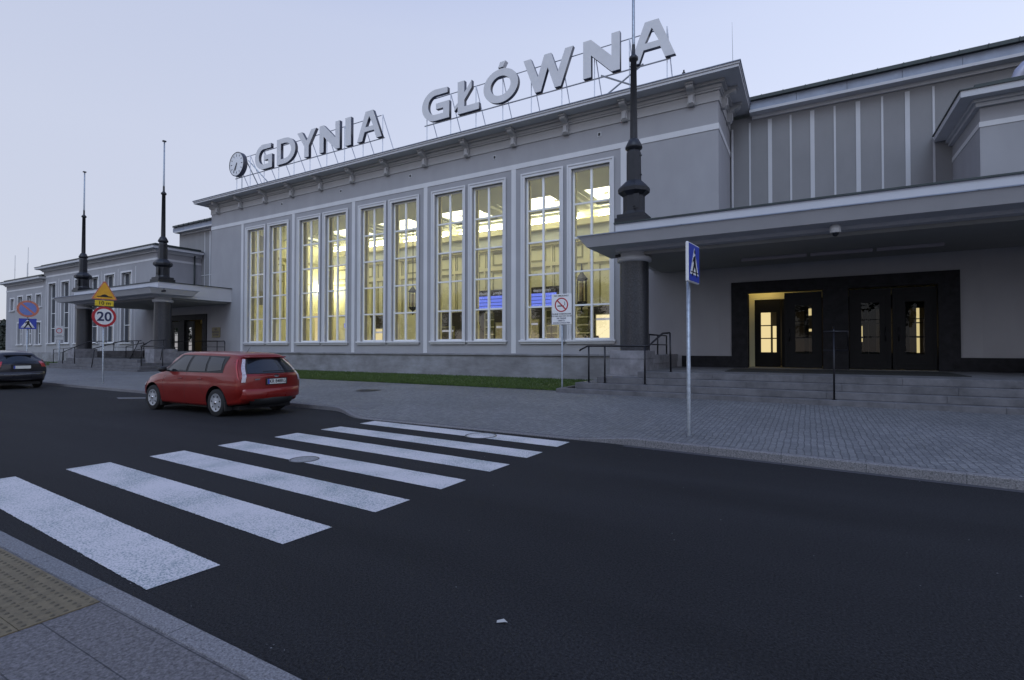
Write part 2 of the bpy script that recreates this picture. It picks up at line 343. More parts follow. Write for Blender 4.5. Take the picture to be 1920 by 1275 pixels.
def curve_mesh(name, loops, ext, material, parent, offset=0):
    """closed 2-D outlines (with holes) in x,z, facing -y, thickness 2*ext"""
    cu = bpy.data.curves.new(name, 'CURVE'); cu.dimensions = '2D'; cu.fill_mode = 'BOTH'; cu.extrude = ext
    for lp in loops:
        sp = cu.splines.new('POLY'); sp.points.add(len(lp)-1)
        for i, p in enumerate(lp): sp.points[i].co = (p[0], p[1], 0, 1)
        sp.use_cyclic_u = True
    o = bpy.data.objects.new(name, cu); C.objects.link(o)
    dg = bpy.context.evaluated_depsgraph_get(); me = bpy.data.meshes.new_from_object(o.evaluated_get(dg))
    bpy.data.objects.remove(o); me.transform(Matrix.Rotation(R(90), 4, 'X'))
    me.name = name; me.materials.clear()
    for m_ in (material if isinstance(material, (list, tuple)) else [material]): me.materials.append(m_)
    if isinstance(material, (list, tuple)):
        for p in me.polygons: p.material_index = 0 if p.normal.y < -.9 else 1
    n = bpy.data.objects.new(name, me); C.objects.link(n); n.parent = parent
    return n
def text_mesh(name, body, size, material, parent, loc, rz=0, ext=.002, bold=0, sx=1.0, align='CENTER'):
    cu = bpy.data.curves.new(name, 'FONT'); cu.body = body; cu.size = size; cu.extrude = ext; cu.offset = bold; cu.align_x = align; cu.align_y = 'CENTER'
    cu.resolution_u = 4
    o = bpy.data.objects.new(name, cu); C.objects.link(o)
    dg = bpy.context.evaluated_depsgraph_get(); me = bpy.data.meshes.new_from_object(o.evaluated_get(dg)); bpy.data.objects.remove(o)
    me.transform(Matrix.Diagonal((sx, 1, 1, 1))); me.transform(Matrix.Rotation(R(90), 4, 'X')); me.name = name
    me.materials.clear(); me.materials.append(material)
    n = bpy.data.objects.new(name, me); C.objects.link(n); n.parent = parent; n.location = loc; n.rotation_euler.z = rz
    return n
def wall_sheet(mb, x0, x1, z0, z1, yf, yb, holes, mi=0, ends=True):
    """wall slab from yf (front) to yb (back) with rectangular through-holes (hx0,hx1,hz0,hz1)"""
    xs = sorted({x0, x1, *[h[0] for h in holes], *[h[1] for h in holes]}); zs = sorted({z0, z1, *[h[2] for h in holes], *[h[3] for h in holes]})
    def hole(i, j):
        if i < 0 or j < 0 or i >= len(xs)-1 or j >= len(zs)-1: return None
        cx, cz = (xs[i]+xs[i+1])/2, (zs[j]+zs[j+1])/2
        return any(h[0] < cx < h[1] and h[2] < cz < h[3] for h in holes)
    for i in range(len(xs)-1):
        for j in range(len(zs)-1):
            if hole(i, j): continue
            a, b_, c, d = xs[i], xs[i+1], zs[j], zs[j+1]
            for y in (yf, yb): mb.add([(a, y, c), (b_, y, c), (b_, y, d), (a, y, d)], [(0, 1, 2, 3)], mi)
            if hole(i-1, j) or (ends and hole(i-1, j) is None): mb.add([(a, yf, c), (a, yb, c), (a, yb, d), (a, yf, d)], [(0, 1, 2, 3)], mi)
            if hole(i+1, j) or (ends and hole(i+1, j) is None): mb.add([(b_, yf, c), (b_, yb, c), (b_, yb, d), (b_, yf, d)], [(0, 1, 2, 3)], mi)
            if hole(i, j-1) or (ends and hole(i, j-1) is None): mb.add([(a, yf, c), (a, yb, c), (b_, yb, c), (b_, yf, c)], [(0, 1, 2, 3)], mi)
            if hole(i, j+1) or (ends and hole(i, j+1) is None): mb.add([(a, yf, d), (a, yb, d), (b_, yb, d), (b_, yf, d)], [(0, 1, 2, 3)], mi)
def frame_ring(mb, x0, x1, z0, z1, w, yf, yb, mi=0, bottom=True):
    mb.box(x0, x0+w, yf, yb, z0, z1, mi); mb.box(x1-w, x1, yf, yb, z0, z1, mi)
    mb.box(x0+w, x1-w, yf, yb, z1-w, z1, mi)
    if bottom: mb.box(x0+w, x1-w, yf, yb, z0, z0+w, mi)

# ------------------------------------------------------------------ ground
YF = 20.95            # plane of the long facade
MID = -20.06          # symmetry axis of the station front
def kerb_y(x):        # line of the far kerb
    if x < -10.9: return 9.3
    if x < -8.9: t_ = (x+10.9)/2.0; return 9.3-.78*(3*t_*t_-2*t_**3)
    if x < -3.0: return 8.52
    return 8.52-.09*(x+3.0)*.9
def kerb_z(x):        # kerb height, dropped at the crossing
    if x < -10.9: return .11
    if x < -8.9: return .11-.085*(x+10.9)/2
    if x < -3.6: return .025
    if x < -2.6: return .025+.10*(x+3.6)
    return .125
def ground_z(x, y):
    k = kerb_y(x); return kerb_z(x)+(.26-kerb_z(x))*max(0, min(1, (y-k)/(14.6-k)))
mb = MB(); xs = [-400, -120, 60, 400]; ys = [-300, -60, 60, 400]
mb.add([(x, y, -.06) for y in ys for x in xs], [(j*4+i, j*4+i+1, j*4+i+5, j*4+i+4) for j in range(3) for i in range(3)])
tag(mb.build('ground', M['soil']), kind='structure')
mb = MB(); mb.add([(-130, 1.66, 0), (40, 1.66, 0), (40, 12, 0), (-130, 12, 0)], [(0, 1, 2, 3)])
mb.build('road', M['asphalt'])['kind'] = 'structure'
# far pavement (setts) as one sheet following the kerb
mb = MB(); xs = [-130, -90, -60, -40, -30, -20, -14, -12] + [-10.9+.2*i for i in range(11)] + [-8, -7, -6, -5, -4, -3.6, -3.3, -3, -2.8, -2.6, -2, -1, 0, 1, 2, 3, 4, 6, 9, 14, 20, 30]
ts = [0, .05, .15, .3, .5, .75, 1]
for x in xs:
    k = kerb_y(x)+.13
    for t_ in ts: mb.v.append((x, k+(14.6-k)*t_, ground_z(x, k+(14.6-k)*t_)))
    mb.v.append((x, 21.3, .26))
nn = len(ts)+1
for i in range(len(xs)-1):
    for j in range(nn-1): mb.f.append((i*nn+j, (i+1)*nn+j, (i+1)*nn+j+1, i*nn+j+1)); mb.mi.append(0); mb.sm.append(True)
tag(mb.build('pavement', M['setts']), kind='structure')
mb = MB(); n0 = 0
for x in xs:
    k = kerb_y(x); z = kerb_z(x); mb.v += [(x, k, -.03), (x, k+.008, z-.012), (x, k+.02, z), (x, k+.13, z+.001), (x, k+.135, z-.05)]
for i in range(len(xs)-1):
    for j in range(4): mb.f.append((i*5+j, (i+1)*5+j, (i+1)*5+j+1, i*5+j+1)); mb.mi.append(0); mb.sm.append(False)
tag(mb.build('kerb', M['kerb_far']), kind='structure')
# rough gutter course of the road beside the raised kerb on the right
mb = MB(); mb.add([(x, kerb_y(x)+d, .004) for x in (-2.7, 0, 3, 8, 20, 38) for d in (-.13, .0)], [(2*i, 2*i+2, 2*i+3, 2*i+1) for i in range(5)])
mb.build('gutter', mat('gutter_stone', (.05, .048, .055), .8, 0, .3, 20, .3))['kind'] = 'structure'
# near pavement, kerb
mb = MB(); mb.add([(-130, -60, .02), (40, -60, .02), (40, 1.545, .02), (-130, 1.545, .02)], [(0, 1, 2, 3)])
mb.build('near_pavement', M['slabs'])['kind'] = 'structure'
mb = MB(); x = -130
while x < 40:
    L_ = 1.0; mb.box(x+.002, x+L_-.002, 1.545, 1.67, -.05, .028+random.uniform(-.0015, .0015), 0, .004); x += L_
tag(mb.build('near_kerb', M['kerb']), kind='structure')
# tactile strip
mb = MB(); tx0, tx1, ty0, ty1 = -9.2, -3.92, .75, 1.53
x = tx1
while x > tx0+.1:
    for k in range(2): mb.box(x-.398, x-.002, ty0+.39*k+.002, ty0+.39*k+.388, .0, .0265)
    x -= .4
mb2 = MB(); 
for i in range(int((tx1-tx0)/.0667)):
    for j in range(12):
        cx, cy = tx1-.034-i*.0667, ty0+.033+j*.065
        if cx < -7.4: continue
        mb2.lathe([(.0, .0335), (.008, .0325), (.0155, .0262)], (cx, cy, 0), 7)
tp = thing('tactile_paving', 'yellowish bumpy warning paving in the near left corner beside the kerb', 'tactile paving', (0, 0, 0))
mb.build('paving_tile', M['tactile'], tp); mb2.build('bumps', mat('bump_paving', (.075, .060, .036), .7, 0, .3, 20), tp)['kind'] = 'stuff'

# crossing stripes
ST = [[(-8.80, 1.99), (-8.75, 2.49), (-3.85, 2.26), (-3.89, 1.78)], [(-8.69, 2.98), (-8.67, 3.48), (-3.78, 3.25), (-3.81, 2.76)],
      [(-8.63, 3.97), (-8.64, 4.47), (-3.73, 4.25), (-3.75, 3.76)], [(-8.6, 4.98), (-8.6, 5.47), (-3.69, 5.24), (-3.7, 4.75)],
      [(-8.52, 5.98), (-8.55, 6.5), (-3.65, 6.25), (-3.67, 5.75)], [(-8.5, 7.0), (-8.47, 7.48), (-3.63, 7.25), (-3.65, 6.75)],
      [(-8.45, 7.99), (-8.45, 8.44), (-3.61, 8.26), (-3.62, 7.76)]]
for k, q in enumerate(ST):
    mb = MB()
    P = []
    for a, b_ in ((0, 3), (2, 1)):   # wavy long edges
        A, B_ = Vector(q[a]), Vector(q[b_]); nseg = 240
        for i in range(nseg+1):
            p = A.lerp(B_, i/nseg); p.y += random.gauss(0, .0022) if 0 < i < nseg else 0; P.append(p)
    mb.add([(p.x, p.y, .004) for p in P], [(i, i+1, 481-i-1, 481-i) for i in range(240)])
    o = mb.build('crossing_stripe', M['paint'])
    tag(o, ['nearest and longest looking white crossing stripe beside the near kerb', 'second white crossing stripe counted from the near kerb',
            'third white crossing stripe counted from the near kerb', 'white crossing stripe with a round cover cutting its edge, fourth from near kerb',
            'third white crossing stripe counted from the far pavement', 'second white crossing stripe counted from the far pavement',
            'farthest white crossing stripe, beside the cobbled pavement, with a manhole ring on it'][k], 'road marking', 'white stripes of the pedestrian crossing', 'structure')
mb = MB(); mb.add([(-19.3, 7.95, .004), (-18.55, 8.5, .004), (-18.9, 8.62, .004), (-19.75, 8.08, .004)], [(0, 1, 2, 3)])
mb.build('parking_mark', mat('faded_paint', (.15, .15, .16), .7, 0, .4, 20))['kind'] = 'structure'

def manhole(name, label, x, y, z, r, inner, parts=True):
    o = thing(name, label, 'manhole cover', (x, y, z))
    a = MB(); a.lathe([(r, .001), (r, .007), (r*.9, .007), (r*.9, .001)], n=36); a.build('rim', M['iron'] if inner is not M['paint'] and r > .3 else mat('rim_iron', (.10, .10, .11), .6), o)
    a = MB(); a.lathe([(0, .0045), (r*.86, .0045), (r*.87, .001)], n=36)
    a.build('lid', inner, o)
    a = MB()
    for i in range(-4, 5):
        yy = i*r*.19; hw = math.sqrt(max(0, (r*.78)**2-yy*yy)); a.box(-hw, hw, yy-.008, yy+.008, .0046, .0072)
    a.build('ribs', inner, o)
    return o
manhole('manhole_cover', 'painted white manhole cover with a dark double ring on the farthest crossing stripe', -5.31, 8.02, .005, .30, M['paint'])
manhole('manhole_cover', 'round iron cover breaking the edge of the fourth crossing stripe', -6.42, 5.0, .005, .21, mat('worn_iron', (.23, .232, .245), .6, 0, .3, 25))
manhole('manhole_cover', 'dark round manhole cover set in the cobbled pavement behind the red car', -12.95, 12.65, ground_z(-13, 12.65)+.004, .42, M['iron'])
mb = MB(); a = [(-11.3, 9.75), (-9.75, 9.40), (-9.9, 10.25), (-11.1, 10.4)]
gz = [(x, y, ground_z(x, y)+.006) for x, y in a]; mb.add(gz, [(0, 1, 2, 3)])
tag(mb.build('concrete_patch', mat('patch_concrete', (.12, .12, .125), .8, 0, .2, 5)), 'pale grey concrete patch with a slit in the cobbled pavement near the crossing', 'patch')
for k, (x, y, l) in enumerate(((-1.05, 3.1, 'white scrap of litter on the dark asphalt in the lower middle'), (-.52, 3.38, 'thin pale twig of litter on the asphalt at lower right'))):
    mb = MB(); mb.add([(0, 0, .0), (.05, .012, .012), (.06, .03, .004), (.03, .035, .016), (-.01, .02, .003)], [(0, 1, 3, 4), (1, 2, 3)]) if k == 0 else mb.path([(0, 0, .006), (.05, -.012, .014), (.10, -.016, .005)], .004, 5)
    tag(mb.build('litter', mat('litter_paper', (.40, .39, .38), .7), loc=(-1.62, 2.62, .003) if k == 0 else (.02, 2.92, .003)), l, 'litter')

# grass
def lawn(name, x0, x1, y0, y1, n, label):
    sh = MB(); sh.add([(x0, y0, .27), (x1, y0, .27), (x1, y1, .27), (x0, y1, .27)], [(0, 1, 2, 3)])
    for i in range(n):
        x, y = random.uniform(x0, x1), y0+(y1-y0)*random.random()**1.5; h = random.uniform(.03, .085); a = random.uniform(0, 6.28); w_ = random.uniform(.006, .012)
        dx, dy = math.cos(a)*w_, math.sin(a)*w_; lx, ly = random.uniform(-.03, .03), random.uniform(-.03, .03)
        sh.v += [(x-dx, y-dy, .27), (x+dx, y+dy, .27), (x+lx, y+ly, .27+h)]; k = len(sh.v); sh.f.append((k-3, k-2, k-1)); sh.mi.append(0); sh.sm.append(False)
    o = sh.build(name, M['grass'], fix=False); tag(o, label, 'grass', kind='stuff')
lawn('grass', -31.5, -6.35, 15.18, 20.9, 60000, 'narrow green lawn between the cobbled pavement and the hall plinth')
lawn('grass', -74.0, -47.6, 16.3, 20.9, 12000, 'strip of lawn in front of the left office wing')

# ------------------------------------------------------------------ the station hall
hall = thing('station_hall', 'tall grey rendered station hall with ten lit windows between the two porches', 'building', (MID, YF, .26))
def at(o, loc): o.location = loc
HL, HR = MID-17.14, MID+17.14      # hall corners
P_ = 5.354; X0 = MID-2.5*P_
wins = []
for i in range(5):
    for a in (.44, 2.80): wins.append((X0+i*P_+a, X0+i*P_+a+2.12))
ZS, ZT = 1.90, 9.80
OX, OY, OZ = -MID, -YF, -.26       # parts are built in world numbers and shifted under their empty
def hb(mb, name, m_, parent=hall, par2=None):
    o = mb.build(name, m_)
    return o
def under(o, parent):
    """parent keeping world place"""
    o.parent = parent; o.matrix_parent_inverse = Matrix.Translation(-Vector(wloc(parent))); return o
def wloc(o):
    v = Vector(o.location)
    while o.parent: 
        o = o.parent; v = v+Vector(o.location)
    return v
def part(mb, name, m_, parent, **k):
    """mesh written in world coordinates, re-based on its parent"""
    off = wloc(parent); mb.v = [(v[0]-off.x, v[1]-off.y, v[2]-off.z) for v in mb.v]
    return mb.build(name, m_, parent, **k)

W_ = .17                                        # width of the moulded surround
mb = MB()
wall_sheet(mb, HL, HR, .2, 11.95, YF, YF+.5, [(a+W_, b_-W_, ZS+.12, ZT-W_) for a, b_ in wins])
mb.box(HL, HL+.4, YF+.5, 31.4, .2, 11.95); mb.box(HR-.4, HR, YF+.5, 31.4, .2, 11.95)
mb.box(HL+.4, HR-.4, 31.0, 31.4, .2, 11.95)
part(mb, 'wall', M['stucco'], hall)
# stone plinth with cap
mb = MB(); x = HL+2.6
mb.box(-34.55, -5.72, YF-.05, YF, .2, 1.27)
part(mb, 'plinth', M['stone'], hall)
mb = MB(); x = -34.55
while x < -5.75:
    x2 = min(x+2.677, -5.72); mb.box(x+.003, x2-.003, YF-.13, YF, 1.30, 1.395, 0, .012); x = x2
mb.box(-34.55, -5.72, YF-.045, YF, 1.27, 1.30)
part(mb, 'plinth_cap', M['stone'], hall)
# white bands: verticals between bays and one long horizontal, plus faint raised fields
mb = MB()
for i in range(6):
    x = X0+i*P_; mb.box(x-.125, x+.125, YF-.022, YF, 1.40, 10.13)
mb.box(HL, HR+.022, YF-.025, YF, 10.13, 10.36); mb.box(HR, HR+.022, YF, 24.4, 10.13, 10.36)
part(mb, 'render_bands', M['trim'], hall)
# frieze, groove and stepped cornice
mb = MB()
def belt(mb, d, z0, z1, L=HL, R_=HR):
    mb.box(L-d, R_+d, YF-d, YF, z0, z1); mb.box(R_, R_+d, YF, 24.2, z0, z1); mb.box(L-d, L, YF, 24.2, z0, z1)
belt(mb, .04, 11.235, 11.62); belt(mb, .10, 11.62, 11.70); belt(mb, .14, 11.70, 11.83); belt(mb, .26, 11.83, 11.95)
part(mb, 'frieze', M['frieze'], hall)
mb = MB()
o_ = .825
mb.box(HL-o_, HR+o_, YF-o_, 32, 11.95, 12.06); mb.box(HL-o_-.035, HR+o_+.035, YF-o_-.035, 32, 12.06, 12.135)
part(mb, 'eaves', M['cream'], hall)
mb = MB(); mb.box(HL-o_-.07, HR+o_+.07, YF-o_-.07, 32.1, 12.135, 12.165)
part(mb, 'roof', M['zinc'], hall)
# scroll brackets
def bracket():
    mb = MB(); prof = [(0, 11.20), (-.13, 11.19), (-.20, 11.25), (-.20, 11.33), (-.145, 11.40), (-.14, 11.52), (-.18, 11.62), (-.30, 11.70), (-.46, 11.735), (-.53, 11.78), (-.53, 11.945), (0, 11.945)]
    mb.prism([(YF-.02+y, z) for y, z in prof], 'x', -.13, .13)
    mb.box(-.155, .155, YF-.62, YF, 11.87, 11.944); mb.box(-.085, .085, YF-.255, YF-.05, 11.27, 11.58, 0, .01)
    return mb
bx = [HR-.98-i*2.694 for i in range(13)]
for x in bx:
    mb = bracket(); mb.v = [(v[0]+x, v[1], v[2]) for v in mb.v]; part(mb, 'bracket', M['frieze'], hall)
for y in (YF+.75, YF+2.3):
    mb = bracket(); mb.v = [(HR+(YF-v[1]), y+v[0], v[2]) for v in mb.v]; part(mb, 'bracket', M['frieze'], hall)
# small wall vents under the frieze
for x in (-29.25, -23.8, -18.45, -13.1, -7.75):
    mb = MB(); mb.box(x-.09, x+.09, YF-.018, YF, 10.82, 11.02); mb.box(x-.05, x+.05, YF-.032, YF-.018, 10.86, 10.98, 1); part(mb, 'wall_vent', [M['cream'], M['black']], hall)
# windows
for k, (a, b_) in enumerate(wins):
    mb = MB(); x0, x1, z0, z1 = a, b_, ZS, ZT
    # moulded surround (three steps)
    mb.box(x0, x0+W_, YF-.055, YF, z0+.12, z1); mb.box(x1-W_, x1, YF-.055, YF, z0+.12, z1); mb.box(x0+W_, x1-W_, YF-.055, YF, z1-W_, z1)
    mb.box(x0-.03, x0+.045, YF-.085, YF-.055, z0+.12, z1+.03); mb.box(x1-.045, x1+.03, YF-.085, YF-.055, z0+.12, z1+.03); mb.box(x0+.045, x1-.045, YF-.085, YF-.055, z1-.045, z1+.03)
    w0 = part(mb, 'window', M['trim'], hall)
    mb = MB(); mb.box(x0-.10, x1+.10, YF-.15, YF, z0+.03, z0+.12, 0, .012); mb.box(x0-.04, x1+.04, YF-.09, YF, z0-.05, z0+.03); part(mb, 'sill', M['trim'], w0)
    # timber frame: outer frame, central post, transoms
    mb = MB(); gx0, gx1, gz0, gz1 = x0+W_, x1-W_, z0+.12, z1-W_
    ya, yb = YF+.15, YF+.23
    frame_ring(mb, gx0, gx1, gz0, gz1, .085, ya, yb); cx = (gx0+gx1)/2
    hgt = (gz1-gz0-.085)/5
    mb.box(cx-.05, cx+.05, ya-.03, yb+.003, gz0+.085, gz1-.085)
    for q in range(1, 5):
        z = gz0+.04+hgt*q; t_ = .075
        for s0, s1 in ((gx0+.085, cx-.045), (cx+.045, gx1-.085)): mb.box(s0, s1, ya-.004, yb, z-t_/2, z+t_/2)
    part(mb, 'frame', M['frame'], w0)
    mb = MB(); mb.add([(gx0, YF+.195, gz0), (gx1, YF+.195, gz0), (gx1, YF+.195, gz1), (gx0, YF+.195, gz1)], [(0, 1, 2, 3)])
    part(mb, 'pane', M['glass'], w0, fix=False)

# --- interior of the hall, seen through the glass
IL, IR, IY0, IY1, IZ0, IZ1 = HL+.4, HR-.4, YF+.5, 31.0, .93, 10.35
mb = MB()
mb.box(IL, IR, IY1-.03, IY1, IZ0, IZ1); mb.box(IL, IL+.03, IY0, IY1-.03, IZ0, IZ1); mb.box(IR-.03, IR, IY0, IY1-.03, IZ0, IZ1)
part(mb, 'inner_wall', M['in_wall'], hall)
mb = MB()
for a, b_ in wins:     # pale splayed reveals and blind boxes
    for x, s in ((a+W_, -1), (b_-W_, 1)): mb.box(min(x, x+s*.05)+.0, max(x, x+s*.05), YF+.5, YF+.62, 1.9, 9.75)
part(mb, 'window_reveals', M['in_light'], hall)
mb = MB(); mb.box(IL, IR, YF+.5, IY1, IZ0-.1, IZ0); part(mb, 'inner_floor', M['in_floor'], hall)
# ceiling with one coffer per bay
cof = [(X0+i*P_+.45, X0+(i+1)*P_-.45, 26.2, 30.3) for i in range(5)] + [(IL+.5, X0-.45, 26.2, 30.3), (X0+5*P_+.45, IR-.5, 26.2, 30.3)]
mb = MB()
xs = sorted([IL, IR]+[c[0] for c in cof]+[c[1] for c in cof])
mb.box(IL, IR, YF+.5, 26.2, IZ1, IZ1+.1); mb.box(IL, IR, 30.3, IY1, IZ1, IZ1+.1)
for i in range(0, len(xs)-1, 2): mb.box(xs[i], xs[i+1], 26.2, 30.3, IZ1, IZ1+.1)
for c in cof:
    mb.box(c[0]-.1, c[0], c[2]-.1, c[3]+.1, IZ1+.1, IZ1+.62); mb.box(c[1], c[1]+.1, c[2]-.1, c[3]+.1, IZ1+.1, IZ1+.62)
    mb.box(c[0], c[1], c[2]-.1, c[2], IZ1+.1, IZ1+.62); mb.box(c[0], c[1], c[3], c[3]+.1, IZ1+.1, IZ1+.62)
    for w1, z1 in ((.35, .16), (.6, .3)):
        mb.box(c[0], c[1], c[2], c[2]+w1, IZ1+z1, IZ1+z1+.06); mb.box(c[0], c[1], c[3]-w1, c[3], IZ1+z1, IZ1+z1+.06)
        mb.box(c[0], c[0]+w1, c[2]+w1, c[3]-w1, IZ1+z1, IZ1+z1+.06); mb.box(c[1]-w1, c[1], c[2]+w1, c[3]-w1, IZ1+z1, IZ1+z1+.06)
part(mb, 'ceiling', M['in_ceil'], hall)
for c in cof:
    mb = MB(); mb.box(c[0], c[1], c[2], c[3], IZ1+.62, IZ1+.66); part(mb, 'ceiling_coffer', M['glow_ceiling'], hall)
    for x, y in ((c[0]+1.2, 27.5), (c[1]-1.2, 27.5), (c[0]+1.2, 29.2), (c[1]-1.2, 29.2)):
        mb = MB(); mb.lathe([(.16, IZ1+.60), (.16, IZ1+.62)], (x, y, 0), 12); mb.lathe([(0, IZ1+.605), (.15, IZ1+.605)], (x, y, 0), 12)
        part(mb, 'downlight', M['in_mould'], hall)
# cove: ledge and bright strip lamps along the back
mb = MB(); mb.box(IL+.1, IR-.1, 30.35, 30.97, 9.55, 9.75); mb.box(IL+.1, IR-.1, 30.30, 30.35, 9.55, 9.95); mb.box(IL+.1, IR-.1, 30.6, 30.97, 8.72, 8.86); mb.box(IL+.1, IR-.1, 30.7, 30.97, 8.60, 8.72)
part(mb, 'cove_ledge', M['in_light'], hall)
mb = MB(); mb.box(IL+.1, IR-.1, 30.62, 30.96, 8.86, 9.55); part(mb, 'cove_frieze', M['in_ceil'], hall)
for i in range(-1, 6):
    a, b_ = X0+i*P_+.7, X0+(i+1)*P_-.7
    a = max(a, IL+.3); b_ = min(b_, IR-.3)
    mb = MB(); mb.box(a, b_, 30.36, 30.55, 9.76, 10.06); part(mb, 'strip_lamp', M['lamp'], hall)
# panelling on the back wall
mb = MB(); pale = MB()
for i in range(13):
    x = X0-P_/2+i*P_/2
    if x < IL+.2 or x+P_/2 > IR+.3: continue
    for z0, z1 in ((7.55, 8.45), (4.35, 7.1)):
        frame_ring(mb, x+.55, x+P_/2-.55, z0, z1, .10, IY1-.075, IY1-.03)
    for dx in (.16, .34): mb.box(x+dx-.28, x+dx-.22, IY1-.065, IY1-.03, 4.35, 8.5)
    pale.box(x-.20, x-.06, IY1-.10, IY1-.03, 2.2, 8.58)
pale.box(IL+.1, IR-.1, IY1-.12, IY1-.10, 7.2, 7.42)
mb.box(IL+.1, IR-.1, IY1-.09, IY1-.075, 7.10, 7.18)
part(mb, 'wall_panels', M['in_mould'], hall); part(pale, 'wall_pilasters', M['in_light'], hall)
# left end wall mouldings
mb = MB()
for y0 in (22.2, 24.8, 27.4):
    mb.v += []; 
    for (a, b_, c, d) in ((y0, y0+.1, 4.0, 8.4), (y0+1.7, y0+1.8, 4.0, 8.4), (y0+.1, y0+1.7, 8.3, 8.4), (y0+.1, y0+1.7, 4.0, 4.1), (y0+.1, y0+1.7, 7.0, 7.1)): mb.box(IL+.03, IL+.08, a, b_, c, d)
mb.box(IL+.03, IL+.2, 21.5, 30.9, 8.7, 8.9)
part(mb, 'end_wall_panels', M['in_mould'], hall)
mb = MB(); mb.box(IL+.035, IL+.2, 29.6, 30.9, 1.0, 4.6); part(mb, 'passage', M['shop'], hall)
mb = MB(); mb.box(IL+.25, IL+1.9, 29.6, 29.9, 6.5, 7.1); part(mb, 'strip_lamp', M['lamp'], hall)
mb = MB(); mb.box(-33.6, -32.9, 30.0, 30.2, 3.35, 3.72); mb.box(-33.45, -33.1, 29.97, 30.0, 3.46, 3.6, 1); part(mb, 'platform_sign', [M['screen'], M['text_glow']], hall)
# ticket windows and kiosks along the back wall
def kiosk(x0, x1, op, lit, z1=4.15):
    mb = MB(); mb.box(x0, x1, IY1-.5, IY1-.04, .93, z1, 0); mb.box(x0-.08, x1+.08, IY1-.56, IY1-.04, z1, z1+.14, 0)
    o = part(mb, 'kiosk', M['in_dark'], hall)
    for (a, b_, c, d) in op:
        q = MB(); q.box(a, b_, IY1-.53, IY1-.50, c, d); part(q, 'counter_opening', lit, o)
        q = MB(); frame_ring(q, a-.06, b_+.06, c-.06, d+.06, .06, IY1-.56, IY1-.50); part(q, 'opening_frame', M['in_mould'], o)
        q = MB(); q.box(a, b_, IY1-.55, IY1-.531, d-.34, d-.2); part(q, 'counter_sign', M['text_glow'], o)
kiosk(-11.95, -9.6, [(-11.5, -10.0, 1.6, 3.75)], emit('counter_glow', (1.0, .84, .50), 1.15))
kiosk(-17.2, -15.35, [(-16.85, -15.6, 1.6, 3.55)], M['poster'])
kiosk(-20.9, -20.2, [(-20.75, -20.35, 1.6, 3.3)], M['poster'])
kiosk(-19.1, -17.9, [(-18.9, -18.2, 1.6, 3.4)], M['poster'])
kiosk(-25.9, -22.0, [(-25.3, -24.3, 1.6, 3.6), (-24.0, -22.6, 1.6, 3.2)], mat('kiosk_glass', (.10, .09, .07), .3, 0, .3, 3))
kiosk(-31.0, -28.6, [(-29.3, -28.95, 1.5, 4.0), (-30.6, -29.7, 1.6, 3.2)], M['shop'])
# olive tiled panels with pale joints
for x0, x1 in ((-13.25, -12.05), (-15.25, -14.3), (-20.15, -19.15)):
    mb = MB(); mb.box(x0, x1, IY1-.10, IY1-.03, .93, 4.25); o = part(mb, 'tiled_panel', M['olive'], hall)
    q = MB()
    for j in range(7): q.box(x0, x1, IY1-.125, IY1-.10, 1.05+j*.52, 1.12+j*.52)
    q.box(x0, x0+.07, IY1-.13, IY1-.125, .93, 4.25); q.box(x1-.07, x1, IY1-.13, IY1-.125, .93, 4.25); part(q, 'tile_joints', M['in_light'], o)
# departure board
brd = thing('departure_board', 'long dark board with blue lit timetable screens on the back wall of the hall', 'display board', (-17.4, 30.6, 4.4))
mb = MB(); mb.box(-20.75, -14.1, 30.45, 30.86, 4.36, 5.75); part(mb, 'case', M['in_dark'], brd)
for x0, x1 in ((-20.6, -17.55), (-17.35, -14.25)):
    for j in range(4):
        mb = MB(); z = 4.42+j*.235; mb.box(x0, x1, 30.43, 30.45, z, z+.20); part(mb, 'screen', M['screen'], brd)
for x, s in ((-20.0, 'odjazdy'), (-16.6, 'odjazdy'), (-15.3, 'departures'), (-18.6, 'przyjazdy')):
    t_ = text_mesh('board_title', s, .30, M['text_glow'], brd, (x+17.4, -.17, 1.12))
# pendant lanterns
def lantern(x, y, ztop, zl, label):
    o = thing('hanging_lantern', label, 'lantern', (x, y, zl), 0, 'hanging lanterns inside the hall')
    a = MB(); a.tube((0, 0, 1.75), (0, 0, ztop-zl), .03, n=6); a.lathe([(.0, 1.95), (.05, 1.9), (.03, 1.78), (.09, 1.7), (.28, 1.45), (.33, 1.40), (.30, 1.34), (.24, 1.34)], n=6, sm=False)
    a.lathe([(.24, .30), (.30, .26), (.28, .18), (.14, .05), (.05, .0), (.05, -.15), (.09, -.2), (0, -.3)], n=6, sm=False); a.build('body', M['iron'], o)
    a = MB()
    for i in range(6):
        t_ = i*math.pi/3; a.tube((.25*math.cos(t_), .25*math.sin(t_), .3), (.25*math.cos(t_), .25*math.sin(t_), 1.36), .022, n=5)
    a.build('cage', M['iron'], o)
    a = MB(); a.lathe([(0, .35), (.12, .35), (.12, 1.2), (0, 1.2)], n=10); a.build('glow', M['lantern_glow'], o)
    return o
lt_ = lantern(-12.48, 30.45, 6.4, 4.25, 'dark iron lantern on the back wall, behind the left panes of the tenth hall window'); lt_.scale = (1.3, 1.3, 1.3)
lantern(-24.39, 28, 10.3, 4.3, 'dark iron lantern on a rod behind the sixth hall window')

